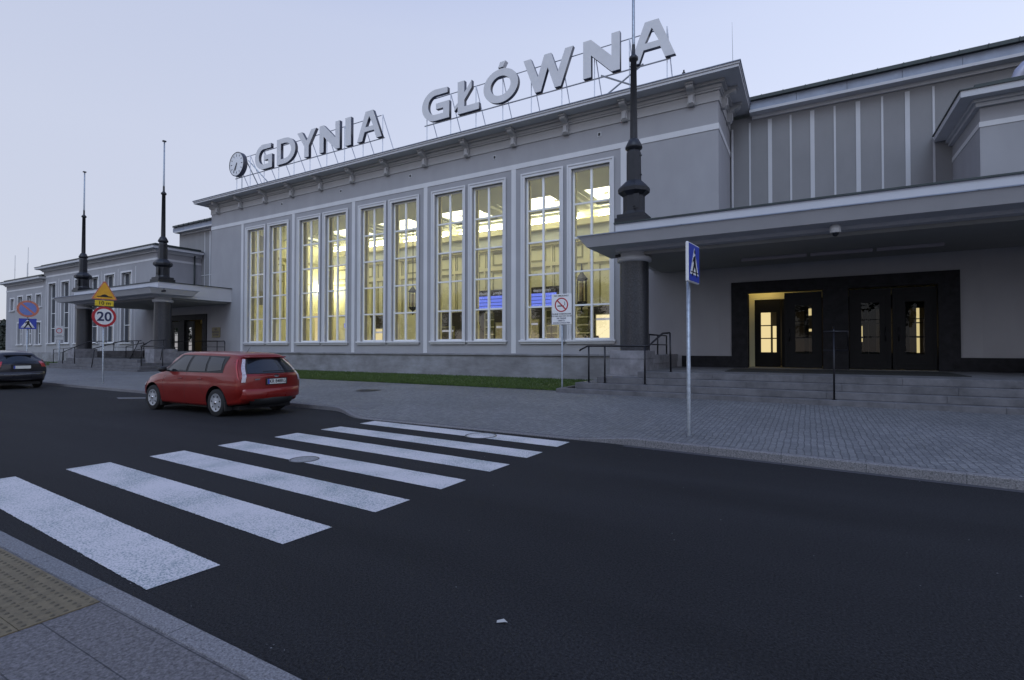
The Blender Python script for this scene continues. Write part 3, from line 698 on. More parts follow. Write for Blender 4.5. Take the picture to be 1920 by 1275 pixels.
# people inside, only heads and shoulders show above the sills
skin = mat('skin', (.42, .24, .16), .6)
def person(x, y, coat, hair, label, rz, zb=.93, sit=True, sc=1.0):
    o = thing('person', label, 'person', (x, y, zb), rz)
    me = bpy.data.meshes.new('body')
    J = [((0, 0, .50), .15), ((0, .02, .68), .135), ((0, .02, .88), .15), ((0, .02, .98), .10), ((0, .0, 1.06), .05),
         ((.17, .02, .94), .062), ((.23, -.04, .72), .048), ((.16, -.26, .62), .036), ((-.17, .02, .94), .062), ((-.23, -.04, .72), .048), ((-.16, -.26, .62), .036),
         ((.10, -.05, .48), .095), ((.12, -.45, .48), .07), ((.12, -.46, .08), .045), ((.12, -.58, .04), .04),
         ((-.10, -.05, .48), .095), ((-.12, -.45, .48), .07), ((-.12, -.46, .08), .045), ((-.12, -.58, .04), .04)]
    E_ = [(0, 1), (1, 2), (2, 3), (3, 4), (3, 5), (5, 6), (6, 7), (3, 8), (8, 9), (9, 10), (0, 11), (11, 12), (12, 13), (13, 14), (0, 15), (15, 16), (16, 17), (17, 18)]
    me.from_pydata([Vector(j[0]) for j in J], E_, []); b_ = bpy.data.objects.new('body', me); C.objects.link(b_)
    sk = b_.modifiers.new('skin', 'SKIN')
    for i, j in enumerate(J): me.skin_vertices[0].data[i].radius = (j[1], j[1])
    me.skin_vertices[0].data[0].use_root = True
    b_.modifiers.new('sub', 'SUBSURF').levels = 1
    dg = bpy.context.evaluated_depsgraph_get(); m2 = bpy.data.meshes.new_from_object(b_.evaluated_get(dg)); bpy.data.objects.remove(b_)
    m2.materials.clear(); m2.materials.append(coat); n = bpy.data.objects.new('body', m2); C.objects.link(n); n.parent = o
    a = MB(); prof = [(.0, -.13), (.045, -.12), (.07, -.08), (.085, -.02), (.092, .04), (.085, .09), (.055, .125), (0, .14)]
    a.lathe(prof, (0, -.01, 1.20), 12); a.v = [(v[0]*.9, v[1]*1.08, v[2]) for v in a.v]; a.lathe([(.0, .018), (.014, .0), (0, -.02)], (0, -.11, 1.19), 6); a.lathe([(0, .02), (.018, 0), (0, -.02)], (.085, 0, 1.2), 6); a.lathe([(0, .02), (.018, 0), (0, -.02)], (-.085, 0, 1.2), 6)
    a.build('head', skin, o)
    a = MB(); a.lathe([(.088, -.06), (.102, .02), (.096, .10), (.06, .145), (0, .158)], (0, .018, 1.205), 12); a.build('hair', hair, o)
    a = MB(); a.box(-.28, .28, -.2, .3, 0, .40, 0, .02); a.build('seat', M['in_dark'], o)
    return o
hd = mat('dark_hair', (.012, .009, .008), .6); hb_ = mat('brown_hair', (.06, .028, .014), .6)
c1 = mat('navy_coat', (.012, .014, .03), .8); c2 = mat('brown_coat', (.07, .032, .02), .8); c3 = mat('black_coat', (.01, .01, .012), .8)
person(-14.0, 24.3, c3, hd, 'person in dark coat seated behind the eighth hall window from the left', 2.8)
person(-11.75, 24.6, c1, hd, 'person in dark coat seated behind the ninth hall window from the left', 3.3)
person(-9.85, 24.6, c3, hd, 'person in black coat at the left side of the tenth hall window', 3.0)
person(-9.2, 24.5, c2, hb_, 'person in brown coat in the middle of the tenth hall window', 3.4)
person(-8.6, 25.6, mat('tan_coat', (.16, .09, .05), .8), hb_, 'brown haired person at the right side of the tenth hall window', 2.6)

# ------------------------------------------------------------------ flanking entrance wings (mirror pair)
def mirror_pts(mb, on):
    if on: mb.v = [(2*MID-v[0], v[1], v[2]) for v in mb.v]
    return mb
YR = 24.4
BX = 4.69                      # inner corner of the office wing
PX0, PX1 = -2.49, 4.16         # portal outline
YW = YF+.0
for side in (0, 1):
    ew = thing('entrance_wing', ['entrance wing at right with black stone doorway and striped upper wall', 'entrance wing at left behind the far porch, with lit double doors'][side], 'building', (.9 if not side else 2*MID-.9, YF, .26), 0, 'entrance wings')
    mp_ = lambda mb: mirror_pts(mb, side)
    # ground floor wall, flush with the hall front; door openings
    OPS = [(-1.93, .47), (1.22, 3.62)]; ZD0, ZD1 = .93, 3.72
    mb = MB(); wall_sheet(mb, HR+.001, BX, .2, 5.6, YF+.001, YF+.45, [(PX0+.3, PX1-.3, .93, ZD1+.25)])
    mb.box(HR+.001, BX, YF+.45, YR, 5.35, 5.6)
    part(mp_(mb), 'wall', M['stucco'], ew)
    for a_, b_ in ((HR-1.4, PX0), (PX1, BX+(17.9 if not side else 0))): mb = MB(); mb.box(a_, b_, YF-.03, YF-.002, .9, 1.36); part(mp_(mb), 'wall_base', M['black_stone'], ew)
    # upper wall set back, with pale strips and cornice
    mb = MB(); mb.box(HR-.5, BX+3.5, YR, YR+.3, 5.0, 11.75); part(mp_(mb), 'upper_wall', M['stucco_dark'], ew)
    mb = MB()
    for k in range(9):
        x = -2.12+k*.785; wd = .035 if k % 2 == 0 else .075; mb.box(x-wd, x+wd, YR-.02, YR, 5.6, 11.5)
    mb.box(HR, BX, YR-.035, YR, 7.78, 7.84)
    part(mp_(mb), 'pale_strips', M['cream'], ew)
    mb = MB(); mb.box(HR+.9, BX+3.0, YR-.10, YR, 11.6, 11.75); mb.box(HR+.83, BX+3.4, YR-.5, YR+8, 11.75, 11.86)
    part(mp_(mb), 'cornice', M['cream'], ew)
    mb = MB()
    for k in range(6): mb.box(HR+.85+k*1.75, HR+.85+(k+1)*1.75-.012, YR-.44-.004*(k % 2), YR+8, 11.861, 12.23)
    part(mp_(mb), 'zinc_upstand', M['zinc'], ew)
    mb = MB()
    mb.box(HR+.8, BX+3.5, YR-.60, YR+8, 12.23, 12.37)
    for k in range(12): mb.box(HR+1.3+k*.8, HR+1.33+k*.8, YR-.63, YR-.60, 12.22, 12.38)
    part(mp_(mb), 'gutter', M['roof_dark'], ew)
    # portal of polished black stone with central pier
    mb = MB(); wall_sheet(mb, PX0, PX1, .93, 4.13, YF-.06, YF+.32, [(-1.93, .47, .93, ZD1), (1.22, 3.62, .93, ZD1)])
    mb.box(PX0+.33, PX1-.33, YF-.085, YF-.06, 3.76, 3.82)
    part(mp_(mb), 'portal', M['black_stone'], ew)
    # vestibule behind the doors: pale side walls, back wall coloured dark as interior shade, lit openings
    mb = MB(); mb.box(-2.3, -2.2, YF+.33, YF+3.5, .93, 4.1); mb.box(3.9, 4.0, YF+.33, YF+3.5, .93, 4.1); mb.box(-2.3, 4.0, YF+.46, YF+3.5, 4.1, 4.2)
    mb.box(-2.3, 4.0, YF+.45, YF+.455, 3.73, 4.1)
    part(mp_(mb), 'vestibule', M['in_wall'], ew)
    mb = MB(); mb.box(-2.2, 3.9, YF+3.4, YF+3.5, .93, 4.1); mb.box(.75, .95, YF+.46, YF+2.5, .93, 4.1); part(mp_(mb), 'shade_toned_wall', M['in_dark'], ew)
    mb = MB(); mb.box(-2.3, 4.0, YF-.02, YF+3.5, .90, .929); part(mp_(mb), 'vestibule_floor', M['in_floor'], ew)
    mb = MB(); mb.box(-1.9, -.9, YF+.6, YF+1.1, 4.0, 4.06); part(mp_(mb), 'strip_lamp', M['lamp3'], ew)
    mb = MB(); mb.box(2.2, 3.4, YF+2.9, YF+3.1, 4.0, 4.06); part(mp_(mb), 'strip_lamp', M['shop'], ew)
    for x0 in (-1.80, -.86, .98, 1.9, 2.85):
        mb = MB(); x1 = x0+.90; wall_sheet(mb, x0, x1, .93, 3.55, YF+1.3, YF+1.36, [(x0+.22, x1-.14, 1.50, 3.05)])
        for z in (2.02, 2.52): mb.box(x0+.22, x1-.14, YF+1.31, YF+1.35, z, z+.04)
        part(mp_(mb), 'inner_door', M['door'], ew)
    mb = MB(); mb.box(-2.2, 3.9, YF+1.3, YF+1.36, 3.56, 4.1); mb.box(-2.2, -1.802, YF+1.3, YF+1.36, .93, 3.56); part(mp_(mb), 'door_head', M['in_wall'], ew)
    for (a_, b_, c_, d_) in ((-1.70, -1.30, 1.3, 3.3), (-1.22, -.98, 1.3, 2.6), (-.05, .28, 2.95, 3.22), (.05, .28, 2.32, 2.42), (2.78, 3.02, 1.4, 3.05), (3.42, 3.5, 1.3, 3.4), (1.66, 1.80, 1.9, 2.5)):
        mb = MB(); mb.box(a_, b_, YF+2.35, YF+2.40, c_, d_); part(mp_(mb), 'lit_opening', M['shop'], ew)
    # outer door leaves
    def leaf(x0, x1, y, ang, pivot):
        mb = MB(); wall_sheet(mb, x0, x1, .96, 3.66, y, y+.07, [(x0+.33, x1-.31, 1.46, 3.19)])
        mb.box(x0+.12, x1-.12, y-.015, y, 1.10, 1.16); mb.box(x0+.12, x1-.12, y-.015, y, 3.44, 3.50); mb.box(x0+.10, x0+.14, y-.014, y, 1.16, 3.44); mb.box(x1-.14, x1-.10, y-.014, y, 1.16, 3.44)
        g = MB(); g.add([(x0+.33, y+.03, 1.46), (x1-.31, y+.03, 1.46), (x1-.31, y+.03, 3.19), (x0+.33, y+.03, 3.19)], [(0, 1, 2, 3)])
        s_ = MB()
        for z in (2.04, 2.62): s_.box(x0+.33, x1-.31, y+.01, y+.05, z-.014, z+.014)
        s_.box(x0+.33, x0+.345, y+.01, y+.05, 1.46, 3.19)
        h = MB(); hx = x1-.16 if pivot < (x0+x1)/2 else x0+.16
        h.tube((hx, y-.06, 1.9), (hx, y-.06, 2.35), .016, n=8); h.tube((hx, y-.06, 1.95), (hx, y, 1.95), .01, n=6); h.tube((hx, y-.06, 2.3), (hx, y, 2.3), .01, n=6)
        ms = [mb, g, s_, h]
        ca, sa = math.cos(ang), math.sin(ang)
        for q in ms: q.v = [(pivot+(v[0]-pivot)*ca-(v[1]-y)*sa, y+(v[0]-pivot)*sa+(v[1]-y)*ca, v[2]) for v in q.v]
        d_ = part(mp_(mb), 'door', M['door'], ew); part(mp_(g), 'door_pane', M['door_glass'], d_, fix=False); part(mp_(s_), 'glazing_bars', M['door'], d_); part(mp_(h), 'handle', M['rail'], d_)
    leaf(-1.93, -.78, YF+.16, R(101), -1.90)
    leaf(-.72, .44, YF+.06, 0, .44)
    leaf(1.25, 2.41, YF+.06, 0, 1.25); leaf(2.45, 3.60, YF+.06, 0, 3.60)
    # downpipe in the corner with the hall
    mb = MB(); mb.tube((HR+.10, YR-.10, 5.6), (HR+.10, YR-.10, 11.3), .05); part(mp_(mb), 'downpipe', M['cream'] if not side else M['roof_dark'], ew)

# ------------------------------------------------------------------ office wings
def wing(name, label, x0, x1, zt, wins_, base, group, mir=False, left_end=False):
    o = thing(name, label, 'building', ((x0+x1)/2, YF, .26), 0, group)
    mb = MB()
    if wins_:
        wall_sheet(mb, x0, x1, .2, zt, YF, YF+.4, [(a+.14, b_-.14, c+.1, d-.14) for a, b_, c, d in wins_])
        mb.box(x0, x0+.4, YF+.4, YR+.2, .2, zt); mb.box(x1-.4, x1, YF+.4, YR+.2, .2, zt)
        mb.box(x0+.4, x1-.4, YF+2, YF+2.1, .2, zt)
    else: mb.box(x0, x1, YF, YR+.2, .2, zt)
    part(mb, 'wall', M['stucco'], o)
    zb = zt-.83
    mb = MB(); mb.box(x0-.02, x1+.02, YF-.02, YF, zb, zb+.16); mb.box(x1, x1+.02, YF, YR, zb, zb+.16); mb.box(x0-.02, x0, YF, YR, zb, zb+.16)
    part(mb, 'render_bands', M['trim'], o)
    mb = MB(); mb.box(x0-.12, x1+.12, YF-.12, YF, zt-.22, zt-.1); mb.box(x1, x1+.12, YF, YR-.02, zt-.22, zt-.1); mb.box(x0-.12, x0, YF, YR-.02, zt-.22, zt-.1)
    mb.box(x0-.2, x1+.2, YF-.2, YR-.02, zt-.1, zt)
    mb.box(x0-.56, x1+.56, YF-.56, YR-.1, zt, zt+.20)
    part(mb, 'eaves', M['cream'], o)
    mb = MB(); mb.box(x0-.60, x1+.60, YF-.60, YR-.08, zt+.20, zt+.235); mb.box(x0-.15, x1+.15, YF-.2, YR-.1, zt+.236, zt+.46)
    part(mb, 'roof', M['roof_dark'], o)
    if wins_: mb = MB(); mb.box(x0, x1, YF-.05, YF, .2, 1.2); part(mb, 'plinth', M['stone'], o)
    for a, b_, c, d in wins_:
        mb = MB(); frame_ring(mb, a, b_, c+.1, d, .14, YF-.05, YF, bottom=False); w0 = part(mb, 'window', M['trim'], o)
        mb = MB(); mb.box(a-.08, b_+.08, YF-.12, YF, c, c+.1); part(mb, 'sill', M['trim'], w0)
        mb = MB(); frame_ring(mb, a+.14, b_-.14, c+.1, d-.14, .07, YF+.2, YF+.27); cx = (a+b_)/2
        n_ = max(1, round((d-c)/1.5))
        for q in range(1, n_): z = c+.1+(d-c-.24)*q/n_; mb.box(a+.21, b_-.21, YF+.2, YF+.265, z-.025, z+.025)
        if d-c < 3 or True: mb.box(cx+.15, cx+.2, YF+.195, YF+.262, c+.17, d-.21)
        part(mb, 'frame', M['frame'], w0)
        mb = MB(); mb.add([(a+.14, YF+.24, c+.1), (b_-.14, YF+.24, c+.1), (b_-.14, YF+.24, d-.14), (a+.14, YF+.24, d-.14)], [(0, 1, 2, 3)]); part(mb, 'pane', M['office_glass'], w0, fix=False)
    return o
cx_ = [-49.66-3.02*i for i in range(6)]
w1 = wing('office_wing', 'long grey office wing with six tall windows behind the left porch', -66.95, 2*MID-BX, 9.52, [(c-1.0, c+1.0, 2.0, 8.16) for c in cx_], 0, 'office wings')
mb = MB()
for c in [-48.15-3.02*i for i in range(7)]: mb.box(c-.03, c+.03, YF-.02, YF, 1.2, 8.42)
part(mb, 'render_strips', M['trim'], w1)
mb = MB(); mb.tube((2*MID-BX+.10, YR-.6, 5.6), (2*MID-BX+.10, YR-.6, 9.4), .06); part(mb, 'downpipe', M['roof_dark'], w1)
mb = MB(); mb.box(-46.6, -45.9, YF-.14, YF-.02, .3, .5)
wing('office_wing', 'plain grey office wing cut by the right edge of the photo', BX, BX+18, 9.36, [], 0, 'office wings')
w2 = wing('end_wing', 'lower two-storey wing at the far left end of the station', -77.1, -66.96, 8.62,
     [(c-.78, c+.78, z0, z1) for c in (-73.0, -70.5, -68.1) for z0, z1 in ((5.75, 7.25), (1.9, 4.4))] + [(-75.9, -74.6, 5.6, 7.1)], 0, 'office wings')

# ------------------------------------------------------------------ entrance canopies on round columns
def canopy(side):
    mid = .9
    o = thing('entrance_porch', ['right porch roof on round dark column, nearest the camera', 'left porch roof over the far entrance, behind the speed limit sign'][side], 'porch', ((5.0 if not side else 2*MID-5), 16.8, .26), 0, 'porches over the two entrances')
    mp_ = lambda mb: mirror_pts(mb, side)
    xa, xb = -5.47, 15.6     # upper box
    if side: xa, xb = -5.47, 6.35
    mb = MB(); mb.box(xa, xb, 16.28, YF-.002, 4.83, 5.74); part(mp_(mb), 'roof_box', M['cream'], o)
    mb = MB(); mb.box(xa-.05, xb+.05, 16.23, YF-.004, 5.741, 5.79); part(mp_(mb), 'roof_edge', M['roof_dark'], o)
    # floating lower slab with undercut edges
    x0, x1 = -6.43, xb+.95
    top = [(x0, 15.37), (x1, 15.37), (x1, 18.22), (x0, 18.22)]; bi = .22
    bot = [(x0+bi, 15.37+bi), (x1-bi, 15.37+bi), (x1-bi, 18.22-bi), (x0+bi, 18.22-bi)]
    mb = MB(); mb.add([(x, y, 5.25) for x, y in top]+[(x, y, 4.93) for x, y in bot], [(0, 1, 2, 3), (7, 6, 5, 4), (0, 4, 5, 1), (1, 5, 6, 2), (2, 6, 7, 3), (3, 7, 4, 0)])
    part(mp_(mb), 'lower_slab', M['cream'], o)
    mb = MB(); n_ = 7; L_ = (x1-x0)/n_
    for i in range(n_): mb.box(x0-.03+i*L_+.004, x0+(i+1)*L_+(.03 if i == n_-1 else -.004), 15.335, 18.25, 5.251, 5.28)
    part(mp_(mb), 'slab_edge', M['zinc'], o)
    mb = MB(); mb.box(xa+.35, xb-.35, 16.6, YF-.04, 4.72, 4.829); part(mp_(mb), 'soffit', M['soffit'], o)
    for cx in (-5.0, 6.05) + ((15.0,) if not side else ()):
        mb = MB(); mb.lathe([(.47, 1.57), (.47, 4.50)], (cx, 16.8, 0), 40); c_ = part(mp_(mb), 'column', M['granite'], o)
        mb = MB(); mb.lathe([(.47, 4.50), (.56, 4.53), (.56, 4.66), (.44, 4.68), (.44, 4.93)], (cx, 16.8, 0), 40); part(mp_(mb), 'capital', M['cream'], c_)
        if cx < 10:
            s_ = 1 if cx < 0 else -1
            bx0, bx1 = cx-.60, cx+.52
            mb = MB()
            mb.box(bx0, bx1, 16.05, 17.4, 1.30, 1.57, 0, .012); mb.box(bx0, bx1, 16.05, 17.4, .78, 1.296, 0, .01); mb.box(bx0-.08, bx1+.0, 16.02, 17.4, .3, .776, 0, .01)
            y = 17.4
            while y < 20.8: mb.box(cx-.15, cx+.52, y+.002, min(y+1.18, 20.93), 1.12, 1.42, 0, .01); mb.box(cx-.15, cx+.50, y+.002, min(y+1.18, 20.93), .3, 1.118); y += 1.18
            part(mp_(mb), 'pedestal', M['pedestal'], o)
    return o
pr = canopy(0); pl = canopy(1)
# faint lamp battens and a dome camera under the right porch
for k, (x0, x1) in enumerate(((-1.95, .0), (.1, 1.75), (1.85, 3.45))):
    mb = MB(); mb.box(x0, x1, 19.0, 19.12, 4.62, 4.72, 0, .01); part(mb, 'lamp_batten', mat('batten', (.30, .28, .31), .5), pr)
def domecam(x, y, z, label, r=.13):
    o = thing('security_camera', label, 'camera', (x, y, z))
    a = MB(); a.lathe([(0, .22), (r*.7, .22), (r, .17), (r, .02), (r*.85, 0)], n=20); a.build('housing', M['white'], o)
    a = MB(); a.lathe([(r*.6, 0), (r*.52, -.05), (r*.3, -.085), (0, -.095)], n=16); a.build('dome', M['dark_glass'], o)
domecam(.66, 15.98, 4.71, 'white dome camera under the right porch above the doors')
def bulletcam(x, y, z, rz, label):
    o = thing('security_camera', label, 'camera', (x, y, z), rz)
    a = MB(); a.box(-.2, .14, -.05, .05, -.05, .05, 0, .01); a.build('housing', M['rail'], o)
    a = MB(); a.tube((0, 0, .05), (0, 0, .16), .02); a.build('bracket', M['rail'], o)
bulletcam(-5.55, 16.9, 4.80, R(160), 'dark bullet camera beside the capital of the right column')
bulletcam(-33.55, 16.1, 5.08, R(0), 'small dark camera on the edge of the left porch')

# ------------------------------------------------------------------ steps (mirror pair)
LV = [(.925, 15.60, -4.55), (.745, 15.27, -5.75), (.565, 14.94, -6.35), (.39, 14.60, -6.85)]
for side in (0, 1):
    o = thing('stairs', ['wide grey stone steps rising to the right doors', 'grey stone steps rising to the left doors behind the signposts'][side], 'steps', (0.5 if not side else 2*MID-.5, 15.5, .26), 0, 'entrance steps')
    for k, (z, y, xl) in enumerate(LV):
        xr = 16 if not side else 5.6-k*-.4
        mb = MB(); z0 = (LV[k+1][0] if k < 3 else .2)
        yb = YF-.002 if k == 0 else (20.0 if k == 1 else 18.5)
        x = xl; i = 0
        while x < xr-.01:
            x2 = min(x+random.uniform(1.7, 2.4), xr)
            mb.box(x+.001, x2-.001, y, yb, z0+.003, z, 0, .007); x = x2
        part(mirror_pts(mb, side), 'step' if k else 'platform', M['step'], o)
    mb = MB(); mb.box(-6.7, 16 if not side else 6.2, 15.0, 20.8, .1, .39); mb.box(-4.5, 16 if not side else 5.5, 15.65, 20.8, .39, .9); part(mirror_pts(mb, side), 'core', M['step'], o)
    mb = MB(); mb.box(PX0+.25, PX1-.55, 17.1, 19.6, .926, .942, 0, .003)
    q = mirror_pts(mb, side).build('door_mat', mat('mat_rubber', (.008, .008, .008), .9, 0, .2, 40, .5, 200))
    tag(q, ['long black ribbed mat in front of the right doors', 'black mat in front of the left doors'][side], 'mat')

# ------------------------------------------------------------------ railings
def railing(name, label, paths, posts, r=.024, group=None, tubes=(), mids=()):
    p0 = posts[0][0] if posts else paths[0][0]
    o = thing(name, label, 'railing', (p0[0], p0[1], p0[2]), 0, group)
    mb = MB()
    for p in paths: mb.path(p, r, 8)
    part(mb, 'handrail', M['rail'], o)
    for a, b_ in posts:
        mb = MB(); mb.tube(a, b_, r, n=8); mb.lathe([(0, .012), (.055, .010), (.06, 0)], a, 12); part(mb, 'post', M['rail'], o)
    if mids:
        mb = MB()
        for p in mids: mb.path(p, r*.75, 6)
        part(mb, 'lower_rail', M['rail'], o)
G_ = 'dark handrails at the two entrances'
y_ = 15.2
railing('handrail', 'dark handrail with a bent end in front of the right column pedestal', [[(-6.30, y_, 1.56), (-6.27, y_, 1.60), (-6.03, y_, 1.715), (-5.46, y_, 1.715), (-4.22, y_, 1.715), (-4.1, y_+.06, 1.73), (-3.82, 15.75, 2.10), (-3.62, 15.85, 2.12)]],
        [((-5.99, y_, .566), (-5.99, y_, 1.71)), ((-5.46, y_, .566), (-5.46, y_, 1.71)), ((-4.21, y_, .566), (-4.21, y_, 1.71)), ((-3.60, 15.85, .926), (-3.62, 15.85, 2.12))], .027, G_)
railing('handrail', 'low dark railing on the stone ledge behind the right column', [[(-4.62, 17.2, 2.11), (-4.66, 18.5, 2.12), (-4.70, 20.0, 2.13)]],
        [((-4.62, 17.2, 1.42), (-4.62, 17.2, 2.10)), ((-4.66, 18.5, 1.42), (-4.66, 18.5, 2.11)), ((-4.70, 20, 1.42), (-4.70, 20, 2.12))], .026, G_, mids=[[(-4.62, 17.2, 1.78), (-4.70, 20.0, 1.78)]])
railing('handrail', 'dark looped handrail standing alone in the middle of the right steps', [[(.34, 15.0, 2.07), (.86, 15.0, 2.07), (.86, 15.0, 1.60), (.34, 15.0, 1.60)], [(.565, 14.98, 2.07), (.565, 15.3, 2.2)]],
        [((.555, 14.78, .39), (.565, 15.0, 2.07))], .022, G_)
def LR(label, path, posts, mids=()): railing('handrail', label, [path], posts, .027, G_, mids=mids)
LR('dark stair handrail with curled end right of the left column', [(-31.5, 15.2, 1.58), (-31.72, 15.2, 1.72), (-32.5, 15.2, 1.74), (-34.15, 15.2, 1.74), (-33.9, 15.6, 2.08), (-32.9, 15.9, 2.12)],
   [((-31.72, 15.2, .566), (-31.72, 15.2, 1.72)), ((-34.15, 15.2, .566), (-34.15, 15.2, 1.74)), ((-33.1, 15.75, .93), (-33.1, 15.9, 2.12))])
LR('dark handrail on the ledge behind the left column', [(-35.3, 17.3, 1.46), (-35.3, 17.3, 2.05), (-35.4, 20.4, 2.13)], [((-35.3, 17.3, 1.42), (-35.3, 17.3, 2.05)), ((-35.4, 20.4, 1.42), (-35.4, 20.4, 2.12))])
LR('dark sloping handrail in the middle of the left steps', [(-39.6, 14.95, 1.50), (-40.0, 15.0, 1.58), (-38.9, 16.2, 2.1), (-38.2, 17.0, 2.12)],
   [((-39.55, 14.8, .39), (-39.6, 14.95, 1.50)), ((-38.3, 16.4, .93), (-38.3, 16.9, 2.11))])
LR('dark sloping handrail at the left side of the left steps', [(-44.5, 15.0, 1.35), (-43.2, 15.2, 1.70), (-42.6, 15.8, 2.08), (-41.6, 16.6, 2.12)],
   [((-44.5, 15.0, .39), (-44.5, 15.0, 1.35)), ((-43.2, 15.2, .566), (-43.2, 15.2, 1.70)), ((-42.0, 16.3, .93), (-42.0, 16.4, 2.11))])
LR('long dark ramp railing beyond the left steps', [(-53.4, 17.4, 1.52), (-50.8, 17.4, 1.62), (-47.6, 17.4, 1.78), (-45.6, 17.4, 2.05)],
   [((-53.4, 17.4, .26), (-53.4, 17.4, 1.5)), ((-51.5, 17.4, .26), (-51.5, 17.4, 1.6)), ((-49.4, 17.4, .3), (-49.4, 17.4, 1.7)), ((-47.2, 17.4, .4), (-47.2, 17.4, 1.8))], mids=[[(-53.4, 17.4, 1.2), (-47.6, 17.4, 1.5)]])
LR('dark railing in front of the left office windows', [(-47.5, 19.2, 2.1), (-44.4, 19.2, 2.1)], [((-47.5, 19.2, .4), (-47.5, 19.2, 2.1)), ((-44.4, 19.2, .4), (-44.4, 19.2, 2.1))], mids=[[(-47.5, 19.2, 1.7), (-44.4, 19.2, 1.7)]])
LR('dark ramp railing under the speed limit sign', [(-43.6, 18.4, 1.75), (-41.0, 18.4, 2.02)], [((-43.6, 18.4, .9), (-43.6, 18.4, 1.75)), ((-41.0, 18.4, .9), (-41.0, 18.4, 2.0))], mids=[[(-43.6, 18.4, 1.35), (-41.0, 18.4, 1.6)]])
LR('dark railing below the yellowish plaque beside the left doors', [(-37.5, 20.5, 2.12), (-34.75, 20.5, 2.12), (-34.68, 20.5, 2.05)], [((-37.4, 20.5, .93), (-37.4, 20.5, 2.12)), ((-34.66, 20.5, .93), (-34.66, 20.5, 2.07))], mids=[[(-37.4, 20.5, 1.72), (-34.66, 20.5, 1.72)]])
# plaque
o = thing('wall_plaque', 'yellowish brass plaque with engraved lines beside the left doors', 'plaque', (-36.45, YF-.05, 2.75))
a = MB(); a.box(-.5, .5, 0, .045, -.36, .36, 0, .01); a.build('plate', M['brass'], o)
text_mesh('engraving', 'PKP\nDWORZEC\nGDYNIA', .19, M['navy_text'], o, (0, -.006, .02), ext=.002)

# ------------------------------------------------------------------ flagpoles on the porch roofs
def flagpole(x, y, z, label):
    o = thing('flagpole', label, 'flagpole', (x, y, z), 0, 'octagonal based flagpoles on the porches')
    k = math.pi/8
    a = MB(); a.box(-.52, .52, -.50, .50, 0, .17, 0, .015); a.box(-.46, .46, -.44, .44, .17, .30, 0, .015)
    a.lathe([(.0, .30), (.40, .30), (.36, .42), (.36, .93), (.40, .97), (.52, 1.06), (.53, 1.18), (.50, 1.24), (.28, 1.45), (0, 1.45)], n=8, sm=False, rot=k)
    a.build('base', M['iron'], o)
    a = MB(); a.lathe([(.245, 1.45), (.235, 2.42), (.20, 2.52)], n=8, sm=False, rot=k); a.lathe([(.20, 2.50), (.28, 2.56), (.285, 2.62), (.17, 2.86), (.11, 2.90)], n=20)
    for zz in (1.65, 2.3): a.box(.225, .27, -.02, .02, zz-.02, zz+.02)
    a.build('socket', M['iron'], o)
    a = MB(); a.lathe([(.125, 2.88), (.10, 5.55), (.15, 5.58), (.155, 5.66), (.09, 5.74), (.06, 5.78), (.055, 6.1)], n=16); a.build('pole', M['iron'], o)
    a = MB(); a.lathe([(.055, 6.1), (.04, 8.95), (0, 8.97)], n=10); a.build('mast', M['galv'], o)
    a = MB(); a.box(-.09, .07, -.09, .09, 8.95, 9.02); a.tube((0, 0, 8.85), (.28, -.1, 8.80), .012, n=6); a.build('truck', M['iron'], o)
    a = MB(); a.box(.10, .28, -.40, -.355, .45, .93); a.lathe([(0, .03), (.04, 0), (0, -.03)], (.12, -.41, .52), 8); a.build('access_door', M['iron'], o)
    return o
fp = flagpole(-5.02, 16.86, 5.80, 'flagpole above the right column, nearest and cut off by the top of the photo')
f2 = copy_tree(fp); f2.location = (-35.30, 16.86, 5.80); f2['label'] = 'flagpole above the near column of the left porch, between sign and hall'
f3 = copy_tree(fp); f3.location = (-46.65, 16.86, 5.80); f3['label'] = 'flagpole above the far column of the left porch, leftmost of the three'

